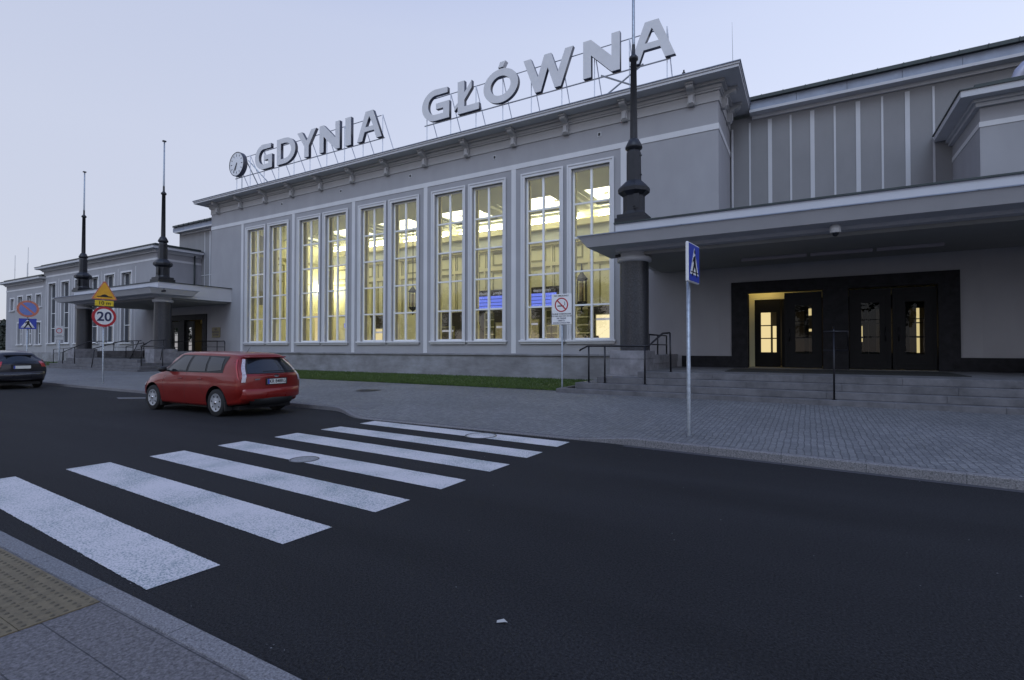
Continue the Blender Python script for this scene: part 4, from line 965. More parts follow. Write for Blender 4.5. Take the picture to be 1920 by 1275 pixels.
# ------------------------------------------------------------------ rooftop lettering
def arc(cx, cy, rx, ry, a0, a1, n=20): return [(cx+rx*math.cos(R(a0+(a1-a0)*i/n)), cy+ry*math.sin(R(a0+(a1-a0)*i/n))) for i in range(n+1)]
def glyph(ch, w, h=1.60, t=.40):
    if ch == 'I': return [[(0, 0), (w, 0), (w, h), (0, h)]]
    if ch == 'A':
        a = w*.20; m_ = w/2; tw = t*.55
        return [[(0, 0), (t, 0), (t+.10*w, .30*h), (w-t-.10*w, .30*h), (w-t, 0), (w, 0), (m_+a*.75, h), (m_-a*.75, h)],
                [(m_-w*.155, .46*h), (m_+w*.155, .46*h), (m_, .82*h)]]
    if ch == 'N': return [[(0, 0), (t*.9, 0), (t*.9, .58*h), (w-t*.9, 0), (w, 0), (w, h), (w-t*.9, h), (w-t*.9, .42*h), (t*.9, h), (0, h)]]
    if ch == 'Y': m_ = w/2; return [[(m_-t/2, 0), (m_+t/2, 0), (m_+t/2, .42*h), (w, h), (w-t*1.1, h), (m_, .62*h), (t*1.1, h), (0, h), (m_-t/2, .42*h)]]
    if ch == 'D': return [[(0, 0)]+arc(w*.42, h/2, w*.58, h/2, -90, 90)+[(0, h)], [(t, t*.78)]+arc(w*.42, h/2, w*.58-t, h/2-t*.78, -90, 90)+[(t, h-t*.78)]]
    if ch == 'O': return [arc(w/2, h/2, w/2, h/2, 0, 360, 40)[:-1], arc(w/2, h/2, w/2-t*1.0, h/2-t*.85, 0, 360, 40)[:-1]]
    if ch == 'G':
        o_ = arc(w/2, h/2, w/2, h/2, 62, 270, 26); 
        return [[(w*.94, h*.97), (w*.94, h-t*.8)]+[(w*.52, h-t*.78)]+arc(w/2, h/2, w/2-t, h/2-t*.78, 95, 270, 22)+[(w-t*.95, t*.78), (w-t*.95, h*.36), (w*.52, h*.36), (w*.52, h*.36+t*.72), (w, h*.36+t*.72), (w, 0)]+list(reversed(arc(w/2, h/2, w/2, h/2, 90, 270, 26)))]
    if ch == 'L': return [[(0, 0), (w, 0), (w, t*.8), (t, t*.8), (t, .40*h), (w*.66, .72*h), (w*.66, .95*h), (t, .63*h), (t, h), (0, h), (0, .36*h), (-.16*w, .26*h), (-.16*w, .12*h), (0, .24*h)]]
    if ch == 'W': return [[(0, h), (t*.95, h), (w*.30, .42*h), (w*.5-t*.42, h), (w*.5+t*.42, h), (w*.70, .42*h), (w-t*.95, h), (w, h), (w*.76, 0), (w*.76-t*.75, 0), (w*.5, .62*h), (w*.24+t*.75, 0), (w*.24, 0)]]
LY = 20.4; LZ = 13.17; LH = 1.60
def sign(name, label, glyphs, x0, x1, clockside=False, cross=None, ybar=.28):
    o = thing(name, label, 'rooftop sign', ((x0+x1)/2, LY, 12.17), 0, 'metal letters on the roof of the hall')
    for ch, a, b_ in glyphs:
        g = glyph('O' if ch == 'Ó' else 'L' if ch == 'Ł' else ch, b_-a, LH, .40)
        q = curve_mesh('letter_'+{'Ł': 'l_stroke', 'Ó': 'o_acute'}.get(ch, ch.lower()), g, .095, [M['letter'], M['letter_side']], o); q.location = (a-(x0+x1)/2, 0, LZ-12.17)
        if ch == 'Ó':
            q2 = MB(); cxx = (a+b_)/2; q2.prism([(cxx-.12, LZ+LH+.05), (cxx+.14, LZ+LH+.05), (cxx+.30, LZ+LH+.30), (cxx-.0, LZ+LH+.30)], 'y', LY-.12, LY+.12); part(q2, 'acute_accent', M['letter'], o)
    fr = MB()
    fr.tube((x0, LY+.1, LZ-.03), (x1, LY+.1, LZ-.03), .03, n=6); fr.tube((x0, LY+.2, LZ+LH*.82), (x1-.35, LY+.2, LZ+LH*.82), .022, n=6)
    fr.tube((x0-.3, LY, 12.20), (x1+1.2, LY, 12.20), .03, n=6)
    part(fr, 'frame', M['galv'], o)
    n_ = int((x1-x0)/1.45); sp_ = mat('strut_paint', (.70, .73, .80), .4)
    for i in range(n_+1):
        x = x0+.15+(x1-x0-.3)*i/n_; st = MB()
        st.tube((x, LY+.1, 12.17), (x, LY+.1, LZ+LH*.8), .024, n=6); st.tube((x+.02, LY+1.25, 12.17), (x, LY+.10, LZ+LH*.8), .024, n=6); part(st, 'strut', sp_, o)
    if cross is not None:
        c_ = MB(); c_.tube((cross-.9, LY+.1, 12.2), (cross+.9, LY+.1, LZ+.05), .035, n=6); c_.tube((cross+.9, LY+.1, 12.2), (cross-.9, LY+.1, LZ+.05), .035, n=6); part(c_, 'cross_brace', M['galv'], o)
    return o
sign('rooftop_sign', 'metal letters reading GDYNIA on a frame above the left half of the roof',
     [('G', -31.16, -29.40), ('D', -28.92, -27.12), ('Y', -26.96, -25.24), ('N', -24.94, -23.22), ('I', -22.76, -22.30), ('A', -21.82, -19.94)], -33.6, -19.9, cross=None)
sign('rooftop_sign', 'metal letters reading GŁÓWNA on a frame above the right half of the roof',
     [('G', -17.12, -15.38), ('Ł', -14.86, -13.60), ('Ó', -13.34, -11.44), ('W', -11.16, -8.70), ('N', -8.24, -6.62), ('A', -6.22, -4.39)], -17.1, -4.6, cross=-6.6)
c_ = MB(); c_.tube((-32.2, LY+.15, 14.3), (-29.9, LY+1.0, 12.2), .05, n=6)
ck = thing('roof_clock', 'round white clock with dark rim at the left end of the roof letters', 'clock', (-33.15, LY, 13.18))
a = MB(); a.lathe([(.0, .16), (.80, .16), (.82, .14), (.82, -.12), (.79, -.15), (.77, -.13)], (0, 0, .83), 48, 'y'); a.build('case', M['letter_side'], ck)
a = MB(); a.lathe([(0, -.115), (.775, -.115)], (0, 0, .83), 48, 'y'); a.build('face', mat('clock_face', (.70, .71, .74), .4), ck)
a = MB()
for i in range(12):
    t_ = i*math.pi/6; l_ = .12 if i % 3 else .16; dx, dz = math.sin(t_), math.cos(t_); px, pz = dz, -dx
    q = [((.66-l_)*dx-.022*px, (.66-l_)*dz-.022*pz), (.66*dx-.022*px, .66*dz-.022*pz), (.66*dx+.022*px, .66*dz+.022*pz), ((.66-l_)*dx+.022*px, (.66-l_)*dz+.022*pz)]
    a.prism([(p[0], p[1]+.83) for p in q], 'y', -.125, -.118)
a.build('hour_marks', M['letter_side'], ck)
for nm, ang, l_, w_ in (('hour_hand', 197, .42, .045), ('minute_hand', 212, .60, .032)):
    t_ = R(ang); dx, dz = math.sin(t_), math.cos(t_); px, pz = dz, -dx; a = MB()
    q = [(-.1*dx-w_*px, -.1*dz-w_*pz), (l_*dx-w_*.6*px, l_*dz-w_*.6*pz), (l_*dx+w_*.6*px, l_*dz+w_*.6*pz), (-.1*dx+w_*px, -.1*dz+w_*pz)]
    a.prism([(p[0], p[1]+.83) for p in q], 'y', -.145 if nm[0] == 'm' else -.135, -.136 if nm[0] == 'm' else -.127); a.build(nm, M['letter_side'], ck)
a = MB(); a.tube((.25, .12, -1.0), (.25, .12, .1), .03, n=6); a.tube((.9, 1.2, -1.0), (.55, .15, 1.2), .035, n=6); a.tube((2.6, .9, -1.0), (.9, .15, 1.0), .035, n=6); a.build('strut', M['galv'], ck)
mb = MB(); mb.tube((0, 0, 0), (-.02, 0, 1.75), .012, .004, n=6); mb.lathe([(0, .05), (.04, .04), (.05, 0)], n=8)
tag(mb.build('lightning_rod', M['galv'], loc=(-2.35, 20.6, 12.165)), 'thin lightning rod at the right corner of the hall roof', 'lightning rod')
mb = MB(); mb.box(-.06, .06, -.06, .06, 0, .10, 0, .01); mb.tube((0, 0, .1), (0, 0, .2), .03); tag(mb.build('roof_fixing', M['iron'], loc=(-4.05, 20.2, 12.166)), 'small dark fixing on the hall roof edge right of the letters', 'roof fixing')
# curved duct on the right wing
mb = MB(); pts = [(4.55+.9*math.sin(R(a_)), 22.4, 9.62+.9-.9*math.cos(R(a_))) for a_ in (90, 75, 60, 45, 30, 15, 0)]
mb = MB(); mb.path([(5.62, 21.3, 9.7), (5.64, 21.3, 9.95), (5.72, 21.3, 10.16), (5.86, 21.3, 10.32), (6.05, 21.3, 10.42), (6.6, 21.3, 10.5)], .16, 16)
tag(mb.build('roof_duct', mat('duct_metal', (.36, .37, .46), .4, .5)), 'shiny curved metal duct on the roof at the right edge', 'duct')

# ------------------------------------------------------------------ road signs
def disc(r, y, n=40, cx=0, cz=0): return [(cx+r*math.cos(2*math.pi*i/n), cz+r*math.sin(2*math.pi*i/n)) for i in range(n)]
def plate(parent, name, pts, y0, y1, m_, z=0):
    a = MB(); a.prism([(p[0], p[1]+z) for p in pts], 'y', y0, y1); return a.build(name, m_, parent)
def ring(parent, name, r0, r1, y, z, m_, n=48):
    a = MB(); a.lathe([(r0, y), (r0, y-.003), (r1, y-.003), (r1, y)], (0, 0, z), n, 'y'); return a.build(name, m_, parent)
def pole(parent, h, r=.03, m_=None, x=0, y=.05):
    a = MB(); a.lathe([(r, -.05), (r, h), (0, h+.01)], (x, y, 0), 14); return a.build('pole', m_ or M['galv'], parent)
WALK = [[(-.01, .10), (.03, .13), (.06, .10), (.07, -.02), (.13, -.14), (.17, -.26), (.12, -.26), (.07, -.16), (.02, -.08), (-.05, -.16), (-.10, -.26), (-.15, -.26), (-.10, -.14), (-.05, -.04), (-.03, .04), (-.09, -.02), (-.12, -.01), (-.06, .08)]]
def walker(parent, s, y, z):
    pts = [(p[0]*s, p[1]*s) for p in WALK[0]]
    o = curve_mesh('walking_figure', [pts, disc(.038*s, 0, 12, .02*s, .185*s)], .001, M['black'], parent); o.location = (0, y, z); return o
# speed limit post (faces +x)
sp = thing('road_sign', 'signpost with round 20 sign below a yellow speed bump triangle', 'road sign', (-25.80, 10.07, ground_z(-25.8, 10.07)), R(90))
z0 = sp.location.z; pole(sp, 3.6, .03)
plate(sp, 'round_plate', disc(.435, 0), -.012, .008, M['red'], 2.965-z0)
a = MB(); a.lathe([(0, -.0145), (.335, -.0145)], (0, 0, 2.965-z0), 48, 'y'); a.build('white_disc', M['white'], sp)
text_mesh('number', '20', .54, M['navy_text'], sp, (0, -.018, 2.955-z0), ext=.001, bold=.012, sx=1.0)
plate(sp, 'distance_plate', [(-.33, -.115), (.33, -.115), (.33, .115), (-.33, .115)], -.012, .008, M['yellow2'], 3.535-z0)
text_mesh('distance', '10 m', .21, M['black'], sp, (0, -.014, 3.535-z0), ext=.001, bold=.004, sx=1.05)
def tri(s): return [(-.5*s, -.29*s), (-.46*s, -.33*s), (.46*s, -.33*s), (.5*s, -.29*s), (.04*s, .53*s), (-.04*s, .53*s)]
plate(sp, 'triangle_plate', tri(.90), -.012, .008, M['red_faded'], 3.985-z0)
plate(sp, 'triangle_field', tri(.78), -.0145, -.0125, M['yellow'], 3.98-z0)
b_ = curve_mesh('bump_symbol', [[(-.27, -.19), (.27, -.19), (.27, -.155), (.14, -.145), (.07, -.09), (0, -.07), (-.07, -.09), (-.14, -.145), (-.27, -.155)]], .001, M['black'], sp); b_.location = (0, -.016, 3.985-z0)
# no-parking + crossing sign (faces +x)
ns = thing('road_sign', 'signpost with a faded blue no parking disc above a crossing sign, behind the dark car', 'road sign', (-35.0, 10.34, ground_z(-35, 10.34)), R(84))
z0 = ns.location.z; pole(ns, 3.5, .035)
plate(ns, 'round_plate', disc(.435, 0), -.012, .008, M['red_faded'], 3.665-z0)
a = MB(); a.lathe([(0, -.0145), (.335, -.0145)], (0, 0, 3.665-z0), 48, 'y'); a.build('blue_disc', M['blue_faded'], ns)
s45 = .7071; pts = [(-.29-.032, .29-.032), (-.29+.032, .29+.032), (.29+.032, -.29+.032), (.29-.032, -.29-.032)]
plate(ns, 'red_bar', [(p[0]*.9, p[1]*.9) for p in pts], -.018, -.015, mat('red_bar', (.55, .16, .10), .4), 3.665-z0)
plate(ns, 'square_plate', [(-.34, -.27), (.34, -.27), (.34, .27), (-.34, .27)], -.012, .008, M['blue'], 2.89-z0)
plate(ns, 'white_triangle', [(-.27, -.20), (.27, -.20), (0, .24)], -.016, -.0125, M['white'], 2.89-z0)
walker(ns, 1.05, -.018, 2.92-z0)
plate(ns, 'zebra_line', [(-.24, -.17), (.24, -.17), (.24, -.155), (-.24, -.155)], -.019, -.017, M['black'], 2.89-z0)
# crossing sign at the kerb right (nearly edge-on)
gz_ = ground_z(-1.74, 9.2)
ps = thing('road_sign', 'crossing sign seen nearly edge-on on a galvanised pole near the right kerb', 'road sign', (-1.73, 9.16, gz_), R(84))
pole(ps, 2.72, .034)
z0 = gz_; zc = 3.105-z0
a = MB(); a.box(-.315, .315, -.05, .0, zc-.335, zc+.335, 0, .012); a.build('plate', M['white'], ps)
plate(ps, 'blue_field', [(-.295, -.315), (.295, -.315), (.295, .315), (-.295, .315)], -.0535, -.051, M['blue'], zc)
plate(ps, 'white_triangle', [(-.235, -.20), (.235, -.20), (0, .26)], -.0565, -.054, M['white'], zc)
walker(ps, .95, -.059, zc+.02)
plate(ps, 'zebra_line', [(-.21, -.165), (.21, -.165), (.21, -.15), (-.21, -.15)], -.0605, -.0575, M['black'], zc)
# no smoking sign
sm = thing('no_smoking_sign', 'white no smoking sign on a thin pole in front of the hall windows', 'sign', (-6.93, 15.19, .26), R(2))
pole(sm, 3.1, .028, y=.06)
zc = 2.915-.26
a = MB(); a.box(-.35, .35, 0, .03, -.50+zc, .50+zc, 0, .012); a.build('plate', M['white'], sm)
ring(sm, 'red_ring', .195, .235, 0, zc+.145, M['red'])
plate(sm, 'red_bar', [(-.155, .125), (-.125, .155), (.155, -.125), (.125, -.155)], -.0065, -.0035, M['red'], zc+.145)
plate(sm, 'cigarette', [(-.14, -.055), (.09, -.055), (.09, -.02), (-.14, -.02)], -.0035, -.001, M['black'], zc+.145)
plate(sm, 'smoke', [(.10, -.01), (.115, .05), (.09, .10), (.10, .11), (.13, .05), (.125, -.01)], -.0035, -.001, M['black'], zc+.145)
for s_, z, h_, m_ in (('NO SMOKING !', .44, .075, 'black'), ('PALENIE WZBRONIONE', -.155, .062, 'black'), ('POD KARĄ GRZYWNY DO 500', -.225, .052, 'black'), ('NA TERENIE', -.295, .06, 'navy_text'), ('OBIEKTU', -.37, .06, 'navy_text'), ('DWORCOWEGO PKP', -.445, .06, 'navy_text')):
    text_mesh('notice_text', s_, h_, M[m_], sm, (0, -.003, zc+z), ext=.0015, bold=.001)
# distant small notice
o = thing('small_sign', 'small distant notice with a round symbol on a pole beside the left steps', 'sign', (-49.8, 16.55, .26), R(45))
pole(o, 3.0, .04, y=.06)
a = MB(); a.box(-.3, .3, 0, .03, 2.0, 3.05, 0, .01); a.build('plate', mat('notice_plate', (.45, .45, .46), .5), o)
a = MB(); a.lathe([(.15, 0), (.15, -.006), (.2, -.006), (.2, 0)], (0, 0, 2.7), 24, 'y'); a.build('red_ring', M['red'], o)
text_mesh('notice_text', 'PALENIE\nWZBRONIONE', .09, M['black'], o, (0, -.003, 2.28), ext=.0015)

# ------------------------------------------------------------------ cars
def cr_interp(keys, n):
    """Catmull-Rom through tuples"""
    o = []
    K = [keys[0]]+list(keys)+[keys[-1]]
    for i in range(1, len(K)-2):
        for s in range(n):
            t_ = s/n; a, b_, c, d = K[i-1], K[i], K[i+1], K[i+2]
            o.append(tuple(.5*((2*b_[k])+(-a[k]+c[k])*t_+(2*a[k]-5*b_[k]+4*c[k]-d[k])*t_*t_+(-a[k]+3*b_[k]-3*c[k]+d[k])*t_**3) for k in range(len(b_))))
    o.append(tuple(keys[-1])); return o
class CarShape:
    """stations along x (0 = rear): (x, zbottom, zbelt, zroof, w_sill, w_mid, w_belt, w_roof, lean)"""
    def __init__(s, st, nu=6, nv=4):
        s.st = cr_interp(st, nu); s.nv = nv
        s.rows = [s.section(q) for q in s.st]
    def section(s, q):
        x, zb, zs, zr, w0, wm, ws, wr, ln = q
        zm = zb+(zs-zb)*.55
        cab = max(0, min(1, (zr-zs)/.25))
        P = [(0, zb), (w0*.8, zb), (w0*.97, zb+.03), (w0+.01, zb+.12), (wm, zm-.08), (wm, zm+.12), (ws+.012, zs-.05), (ws-.012, zs+.012)]
        if cab > .02:
            P += [(ws-(ws-wr)*.33-.006, zs+(zr-zs)*.42), (wr+.028, zr-.11*cab), (wr-.02, zr-.04*cab), (wr*.72, zr-.010*cab), (wr*.35, zr), (0, zr+.004)]
        else:
            P += [(ws*.94, zs+.02), (ws*.86, zs+.03+(zr-zs)*.4), (ws*.75, zr-.01+.0), (ws*.5, zr), (ws*.25, zr+.006), (0, zr+.008)]
        P = cr_interp(P, s.nv)
        out = []
        for y, z in P:
            f = max(0, (z-zs)/max(.05, (zr-zs))) if zr-zs > .12 else 0
            out.append((x+ln*f, y, z))
        return out
    def point(s, u, v, off=0):
        """u in station index units (dense rows), v index along section; bilinear, pushed outward"""
        def b(u_, v_):
            u_ = max(0, min(len(s.rows)-1.001, u_)); v_ = max(0, min(len(s.rows[0])-1.001, v_)); i, j = int(u_), int(v_); fu, fv = u_-i, v_-j
            A, B_, C_, D = [Vector(p) for p in (s.rows[i][j], s.rows[i+1][j], s.rows[i][j+1], s.rows[i+1][j+1])]
            return A*(1-fu)*(1-fv)+B_*fu*(1-fv)+C_*(1-fu)*fv+D*fu*fv
        p = b(u, v)
        if off:
            du = b(u+.3, v)-b(u-.3, v); dv = b(u, v+.3)-b(u, v-.3); n = du.cross(dv).normalized()
            if n.y < 0: n = -n
            p = p+n*off
        return p
    def u_at(s, x, v):
        lo, hi = 0, len(s.rows)-1.01
        for _ in range(40):
            m_ = (lo+hi)/2
            if s.point(m_, v).x < x: lo = m_
            else: hi = m_
        return lo
    def v_at(s, u, z, vmin=0):
        lo, hi = vmin, len(s.rows[0])-1.01
        for _ in range(40):
            m_ = (lo+hi)/2
            if s.point(u, m_).z < z: lo = m_
            else: hi = m_
        return lo
    def side(s, x, z, off):
        """side surface point at given x and z"""
        u = s.u_at(x, 28); v = s.v_at(u, z, 4); u = s.u_at(x, v); v = s.v_at(u, z, 4); return s.point(u, v, off)
    def side_panel(s, outline, off, sgn, thick=.008, res=10, m_=None, name='x', parent=None):
        """outline: bottom x0..x1 and top x0..x1 as functions -> grid"""
        (bx0, bz0), (bx1, bz1), (tx1, tz1), (tx0, tz0) = outline
        a = MB(); n = res; g = []
        for i in range(n+1):
            for j in range(6):
                s_, t_ = i/n, j/5
                x = (bx0*(1-s_)+bx1*s_)*(1-t_)+(tx0*(1-s_)+tx1*s_)*t_; z = (bz0*(1-s_)+bz1*s_)*(1-t_)+(tz0*(1-s_)+tz1*s_)*t_
                p = s.side(x, z, off); g.append((p.x, p.y*sgn, p.z))
        a.add(g, [(i*6+j, (i+1)*6+j, (i+1)*6+j+1, i*6+j+1) for i in range(n) for j in range(5)], 0, True)
        return a.build(name, m_, parent)
    def rear(s, v, t_, bulge=.07, off=0):
        x, y, z = s.rows[0][max(0, min(len(s.rows[0])-1, int(v)))] if v == int(v) else tuple(s.point(0, v))
        k = 1-abs(t_)**2.4
        return (x-bulge*k-off, y*t_, z)
    def body(s, m_, parent, arches, bulge=.16, fbulge=.20):
        a = MB(); nr, nc = len(s.rows), len(s.rows[0]); ring_ = []
        for r in s.rows:
            full = [p for p in r]+[(p[0], -p[1], p[2]) for p in reversed(r[1:-1])]
            ring_.append(full)
        L_ = len(ring_[0]); v = [p for r in ring_ for p in r]
        fs = [(i*L_+j, i*L_+(j+1) % L_, (i+1)*L_+(j+1) % L_, (i+1)*L_+j) for i in range(nr-1) for j in range(L_)]
        a.add(v, fs, 0, True)
        for idx, bl, sg in ((0, bulge, -1), (nr-1, fbulge, 1)):
            r = s.rows[idx]; T = [-1+2*i/12 for i in range(13)]; g = []
            for p in r:
                for t_ in T: g.append((p[0]+sg*bl*(1-abs(t_)**2.4)*min(1, abs(p[1])/.25), p[1]*t_, p[2]))
            a.add(g, [(i*13+j, i*13+j+1, (i+1)*13+j+1, (i+1)*13+j) for i in range(len(r)-1) for j in range(12)], 0, True)
        o = a.build('body', m_)
        bm = bmesh.new(); bm.from_mesh(o.data); bmesh.ops.remove_doubles(bm, verts=bm.verts, dist=.0012)
        # cut the wheel openings: refine, drop the faces inside, pull the rim onto the circle
        def inside(c, k=1.0): return any(math.hypot(c.x-ax, c.z-az) < ar*k and abs(c.y) > .50 for ax, az, ar in arches)
        ed = [e_ for e_ in bm.edges if any(math.hypot(v_.co.x-ax, v_.co.z-az) < ar*1.25 and abs(v_.co.y) > .42 for v_ in e_.verts for ax, az, ar in arches)]
        bmesh.ops.subdivide_edges(bm, edges=ed, cuts=3, use_grid_fill=True)
        bmesh.ops.delete(bm, geom=[f for f in bm.faces if all(inside(v_.co) for v_ in f.verts)], context='FACES')
        for v_ in bm.verts:
            for ax, az, ar in arches:
                dx, dz = v_.co.x-ax, v_.co.z-az; d_ = math.hypot(dx, dz)
                if d_ < ar and abs(v_.co.y) > .45:
                    if dz < -.03: v_.co.x = ax+math.copysign(math.sqrt(max(0, ar*ar-dz*dz)), dx)
                    elif abs(v_.co.y) > .50: v_.co.x = ax+dx*ar/d_; v_.co.z = az+dz*ar/d_
        bmesh.ops.remove_doubles(bm, verts=bm.verts, dist=.0008)
        bmesh.ops.recalc_face_normals(bm, faces=bm.faces); bm.to_mesh(o.data); bm.free()
        for p in o.data.polygons: p.use_smooth = True
        try: o.data.set_sharp_from_angle(angle=R(38))
        except Exception: pass
        o.parent = parent
        for ax, az, ar in arches:
            for sg in (-1, 1):
                c_ = MB(); n = 28; v = []
                for i in range(n+1):
                    t_ = R(-35+250*i/n); x_, z_ = ax+ar*math.cos(t_), az+ar*math.sin(t_)
                    v += [(x_, sg*.50, z_), (x_, sg*(s.side(x_, max(.3, z_), 0).y-.004), z_), (ax, sg*.50, az)]
                c_.add(v, [(3*i, 3*i+3, 3*i+4, 3*i+1) for i in range(n)]+[(3*i, 3*i+3, 3*i+2) for i in range(n)], 0, False)
                c_.build('wheel_arch', M['black'], parent, fix=False)
        return o

def carpaint(name, col):
    m, t, b = newmat(name); b.inputs['Base Color'].default_value = (*col, 1); b.inputs['Roughness'].default_value = .32; b.inputs['Metallic'].default_value = .15
    b.inputs['Coat Weight'].default_value = .55; b.inputs['Coat Roughness'].default_value = .06; b.inputs['Specular IOR Level'].default_value = .3
    tc = N(t, 'ShaderNodeTexCoord'); n = N(t, 'ShaderNodeTexNoise'); n.inputs['Scale'].default_value = 2.5; n.inputs['Detail'].default_value = 5; t.links.new(tc.outputs['Object'], n.inputs['Vector'])
    mr = N(t, 'ShaderNodeMapRange'); mr.inputs[1].default_value = .3; mr.inputs[2].default_value = .7; mr.inputs[3].default_value = .25; mr.inputs[4].default_value = .42; t.links.new(n.outputs[0], mr.inputs[0]); t.links.new(mr.outputs[0], b.inputs['Roughness'])
    return m
M['tyre'] = mat('tyre', (.012, .012, .013), .8, 0, .2, 20)
M['hub'] = mat('hubcap', (.42, .43, .46), .35, .4, .08, 10)
M['tail_red'] = mat('tail_lamp_red', (.35, .008, .01), .15, coat=1)
M['tail_clear'] = mat('tail_lamp_clear', (.42, .38, .41), .15, coat=.6, var=.35, vs=22)
M['chrome'] = mat('chrome', (.7, .7, .72), .15, 1)
M['plastic'] = mat('black_plastic', (.012, .012, .013), .55)
M['plate'] = mat('number_plate', (.66, .66, .62), .4)
def wheel(parent, x, y, sgn, r=.315, w=.20, holes=7):
    o = bpy.data.objects.new('wheel', None); 
    a = MB(); a.lathe([(r*.66, -w/2), (r*.94, -w/2), (r*.985, -w*.42), (r, -w*.3), (r, w*.3), (r*.985, w*.42), (r*.94, w/2), (r*.66, w/2)], n=36, axis='y')
    ty = a.build('wheel', M['tyre'], parent, loc=(x, y, r))
    a = MB(); a.lathe([(r*.66, w/2*.98), (r*.64, w/2*1.02), (r*.60, w/2*.86), (r*.30, w/2*.98), (r*.14, w/2*1.06), (0, w/2*1.08)], n=36, axis='y')
    a.v = [(v[0], v[1]*sgn, v[2]) for v in a.v]; a.build('hubcap', M['hub'], ty)
    a = MB()
    for i in range(holes):
        t_ = 2*math.pi*i/holes+.2; c0, s0 = math.cos(t_), math.sin(t_)
        pts = []
        for q in range(8):
            f = 2*math.pi*q/8; pr, pt = r*.47+r*.075*math.cos(f), r*.052*math.sin(f); pts.append((pr*c0-pt*s0, pr*s0+pt*c0))
        a.prism(pts, 'y', sgn*w/2*.90, sgn*w/2*1.0)
    a.build('hub_openings', M['black'], ty)
    a = MB(); a.lathe([(r*.12, 0), (r*.12, .004), (0, .006)], (0, 0, 0), 14, 'y'); a.v = [(v[0], (w/2*1.08+v[1])*sgn, v[2]) for v in a.v]; a.build('hub_centre', M['chrome'], ty)

# --- red estate car
st = [(.00, .36, .93, 1.36, .74, .83, .80, .60, .34), (.10, .30, .94, 1.42, .82, .885, .84, .61, .27), (.35, .26, .95, 1.455, .86, .91, .865, .625, .17), (.8, .22, .955, 1.475, .88, .915, .875, .635, .05),
      (1.5, .20, .955, 1.49, .88, .915, .875, .64, .0), (2.2, .20, .95, 1.49, .88, .915, .87, .64, -.02), (2.65, .20, .94, 1.46, .88, .915, .865, .63, -.06), (3.0, .20, .93, 1.27, .88, .912, .86, .62, .02),
      (3.30, .20, .92, 1.02, .88, .91, .85, .62, .0), (3.6, .20, .88, .95, .87, .905, .83, .60, 0), (4.0, .22, .80, .87, .84, .875, .79, .58, 0), (4.3, .26, .68, .76, .74, .78, .70, .5, 0), (4.40, .32, .60, .66, .62, .66, .60, .42, 0)]
st = [((q[0] if q[0] < 3.0 else q[0]-.31*(q[0]-3.0)/1.4,)+q[1:]) for q in st]
cs = CarShape(st)
rc = thing('car', 'red estate car parked beside the kerb, seen from behind', 'car', (-11.455, 7.95, 0), R(180+1.0))
rc.scale = (1.075, .97, 1.045)
red = carpaint('red_paint', (.19, .011, .008))
cs.body(red, rc, [(.80, .33, .375), (3.44, .33, .375)])
for x in (.80, 3.44):
    for sg in (-1, 1): wheel(rc, x, sg*.80, sg)
LAMPS = []
for sg in (-1, 1):
    # continuous dark glasshouse band then clear-cut panes and pillars
    cs.side_panel([(.62, 1.00), (3.08, .985), (2.50, 1.405), (.62, 1.375)], .006, sg, m_=M['plastic'], name='window_surround', parent=rc, res=24)
    cs.side_panel([(2.06, 1.015), (2.90, 1.0), (2.38, 1.375), (2.04, 1.375)], .012, sg, m_=M['dark_glass'], name='front_side_window', parent=rc)
    cs.side_panel([(1.28, 1.02), (1.96, 1.015), (1.94, 1.375), (1.36, 1.365)], .012, sg, m_=M['dark_glass'], name='rear_side_window', parent=rc)
    cs.side_panel([(.68, 1.06), (1.20, 1.02), (1.28, 1.36), (.76, 1.33)], .012, sg, m_=M['dark_glass'], name='cargo_side_window', parent=rc)
    for hx in (1.42, 2.22):
        p = cs.side(hx, .85, .0); a = MB(); a.box(-.09, .09, -.012, .022, -.014, .014, 0, .006); a.v = [(v[0], v[1]*sg, v[2]) for v in a.v]; q = a.build('door_handle', red, rc, loc=(p.x, p.y*sg, p.z))
    # door seams
    for x0_, x1_ in ((2.02, 2.02), (2.92, 2.95), (1.22, 1.42)):
        pr = None; a = MB()
        for i in range(9):
            z = .30+i*.085; x_ = x0_ if x0_ == x1_ else (x1_ if z > .75 else x0_+(x1_-x0_)*max(0, (z-.45)/.3)); p = cs.side(x_, z, .001)
            if pr is not None: a.add([(pr.x-.004, pr.y*sg, pr.z), (pr.x+.004, pr.y*sg, pr.z), (p.x+.004, p.y*sg, p.z), (p.x-.004, p.y*sg, p.z)], [(0, 1, 2, 3)])
            pr = p
        a.build('door_seam', M['black'], rc, fix=False)

    # side rubbing crease
    # tail lamps climbing the rear pillar
    LAMPS.append(sg)
    cs.side_panel([(.015, .84), (.085, .90), (.355, 1.30), (.315, 1.31)], .012, sg, m_=M['tail_red'], name='tail_lamp_edge', parent=rc, res=4)
    # mirror
    a = MB(); a.lathe([(0, -.10), (.07, -.09), (.095, -.03), (.095, .03), (.07, .08), (0, .09)], n=12, axis='y'); a.v = [(v[0]*.55, v[1]*1.0*sg, v[2]*.75) for v in a.v]
    a.build('wing_mirror', M['plastic'], rc, loc=(2.82, sg*1.0, 1.05))
    a = MB(); a.box(-.03, .03, min(sg*.84, sg*.94), max(sg*.84, sg*.94), 1.0, 1.03); a.build('mirror_arm', M['plastic'], rc, loc=(2.84, 0, 0))
    a = MB(); a.box(.44, .48, min(sg*.70, sg*.90), max(sg*.70, sg*.90), .14, .34, 0, .004); a.build('mud_flap', M['plastic'], rc)
    a = MB(); a.box(3.05, 3.09, min(sg*.72, sg*.89), max(sg*.72, sg*.89), .14, .30, 0, .004); a.build('mud_flap', M['plastic'], rc)
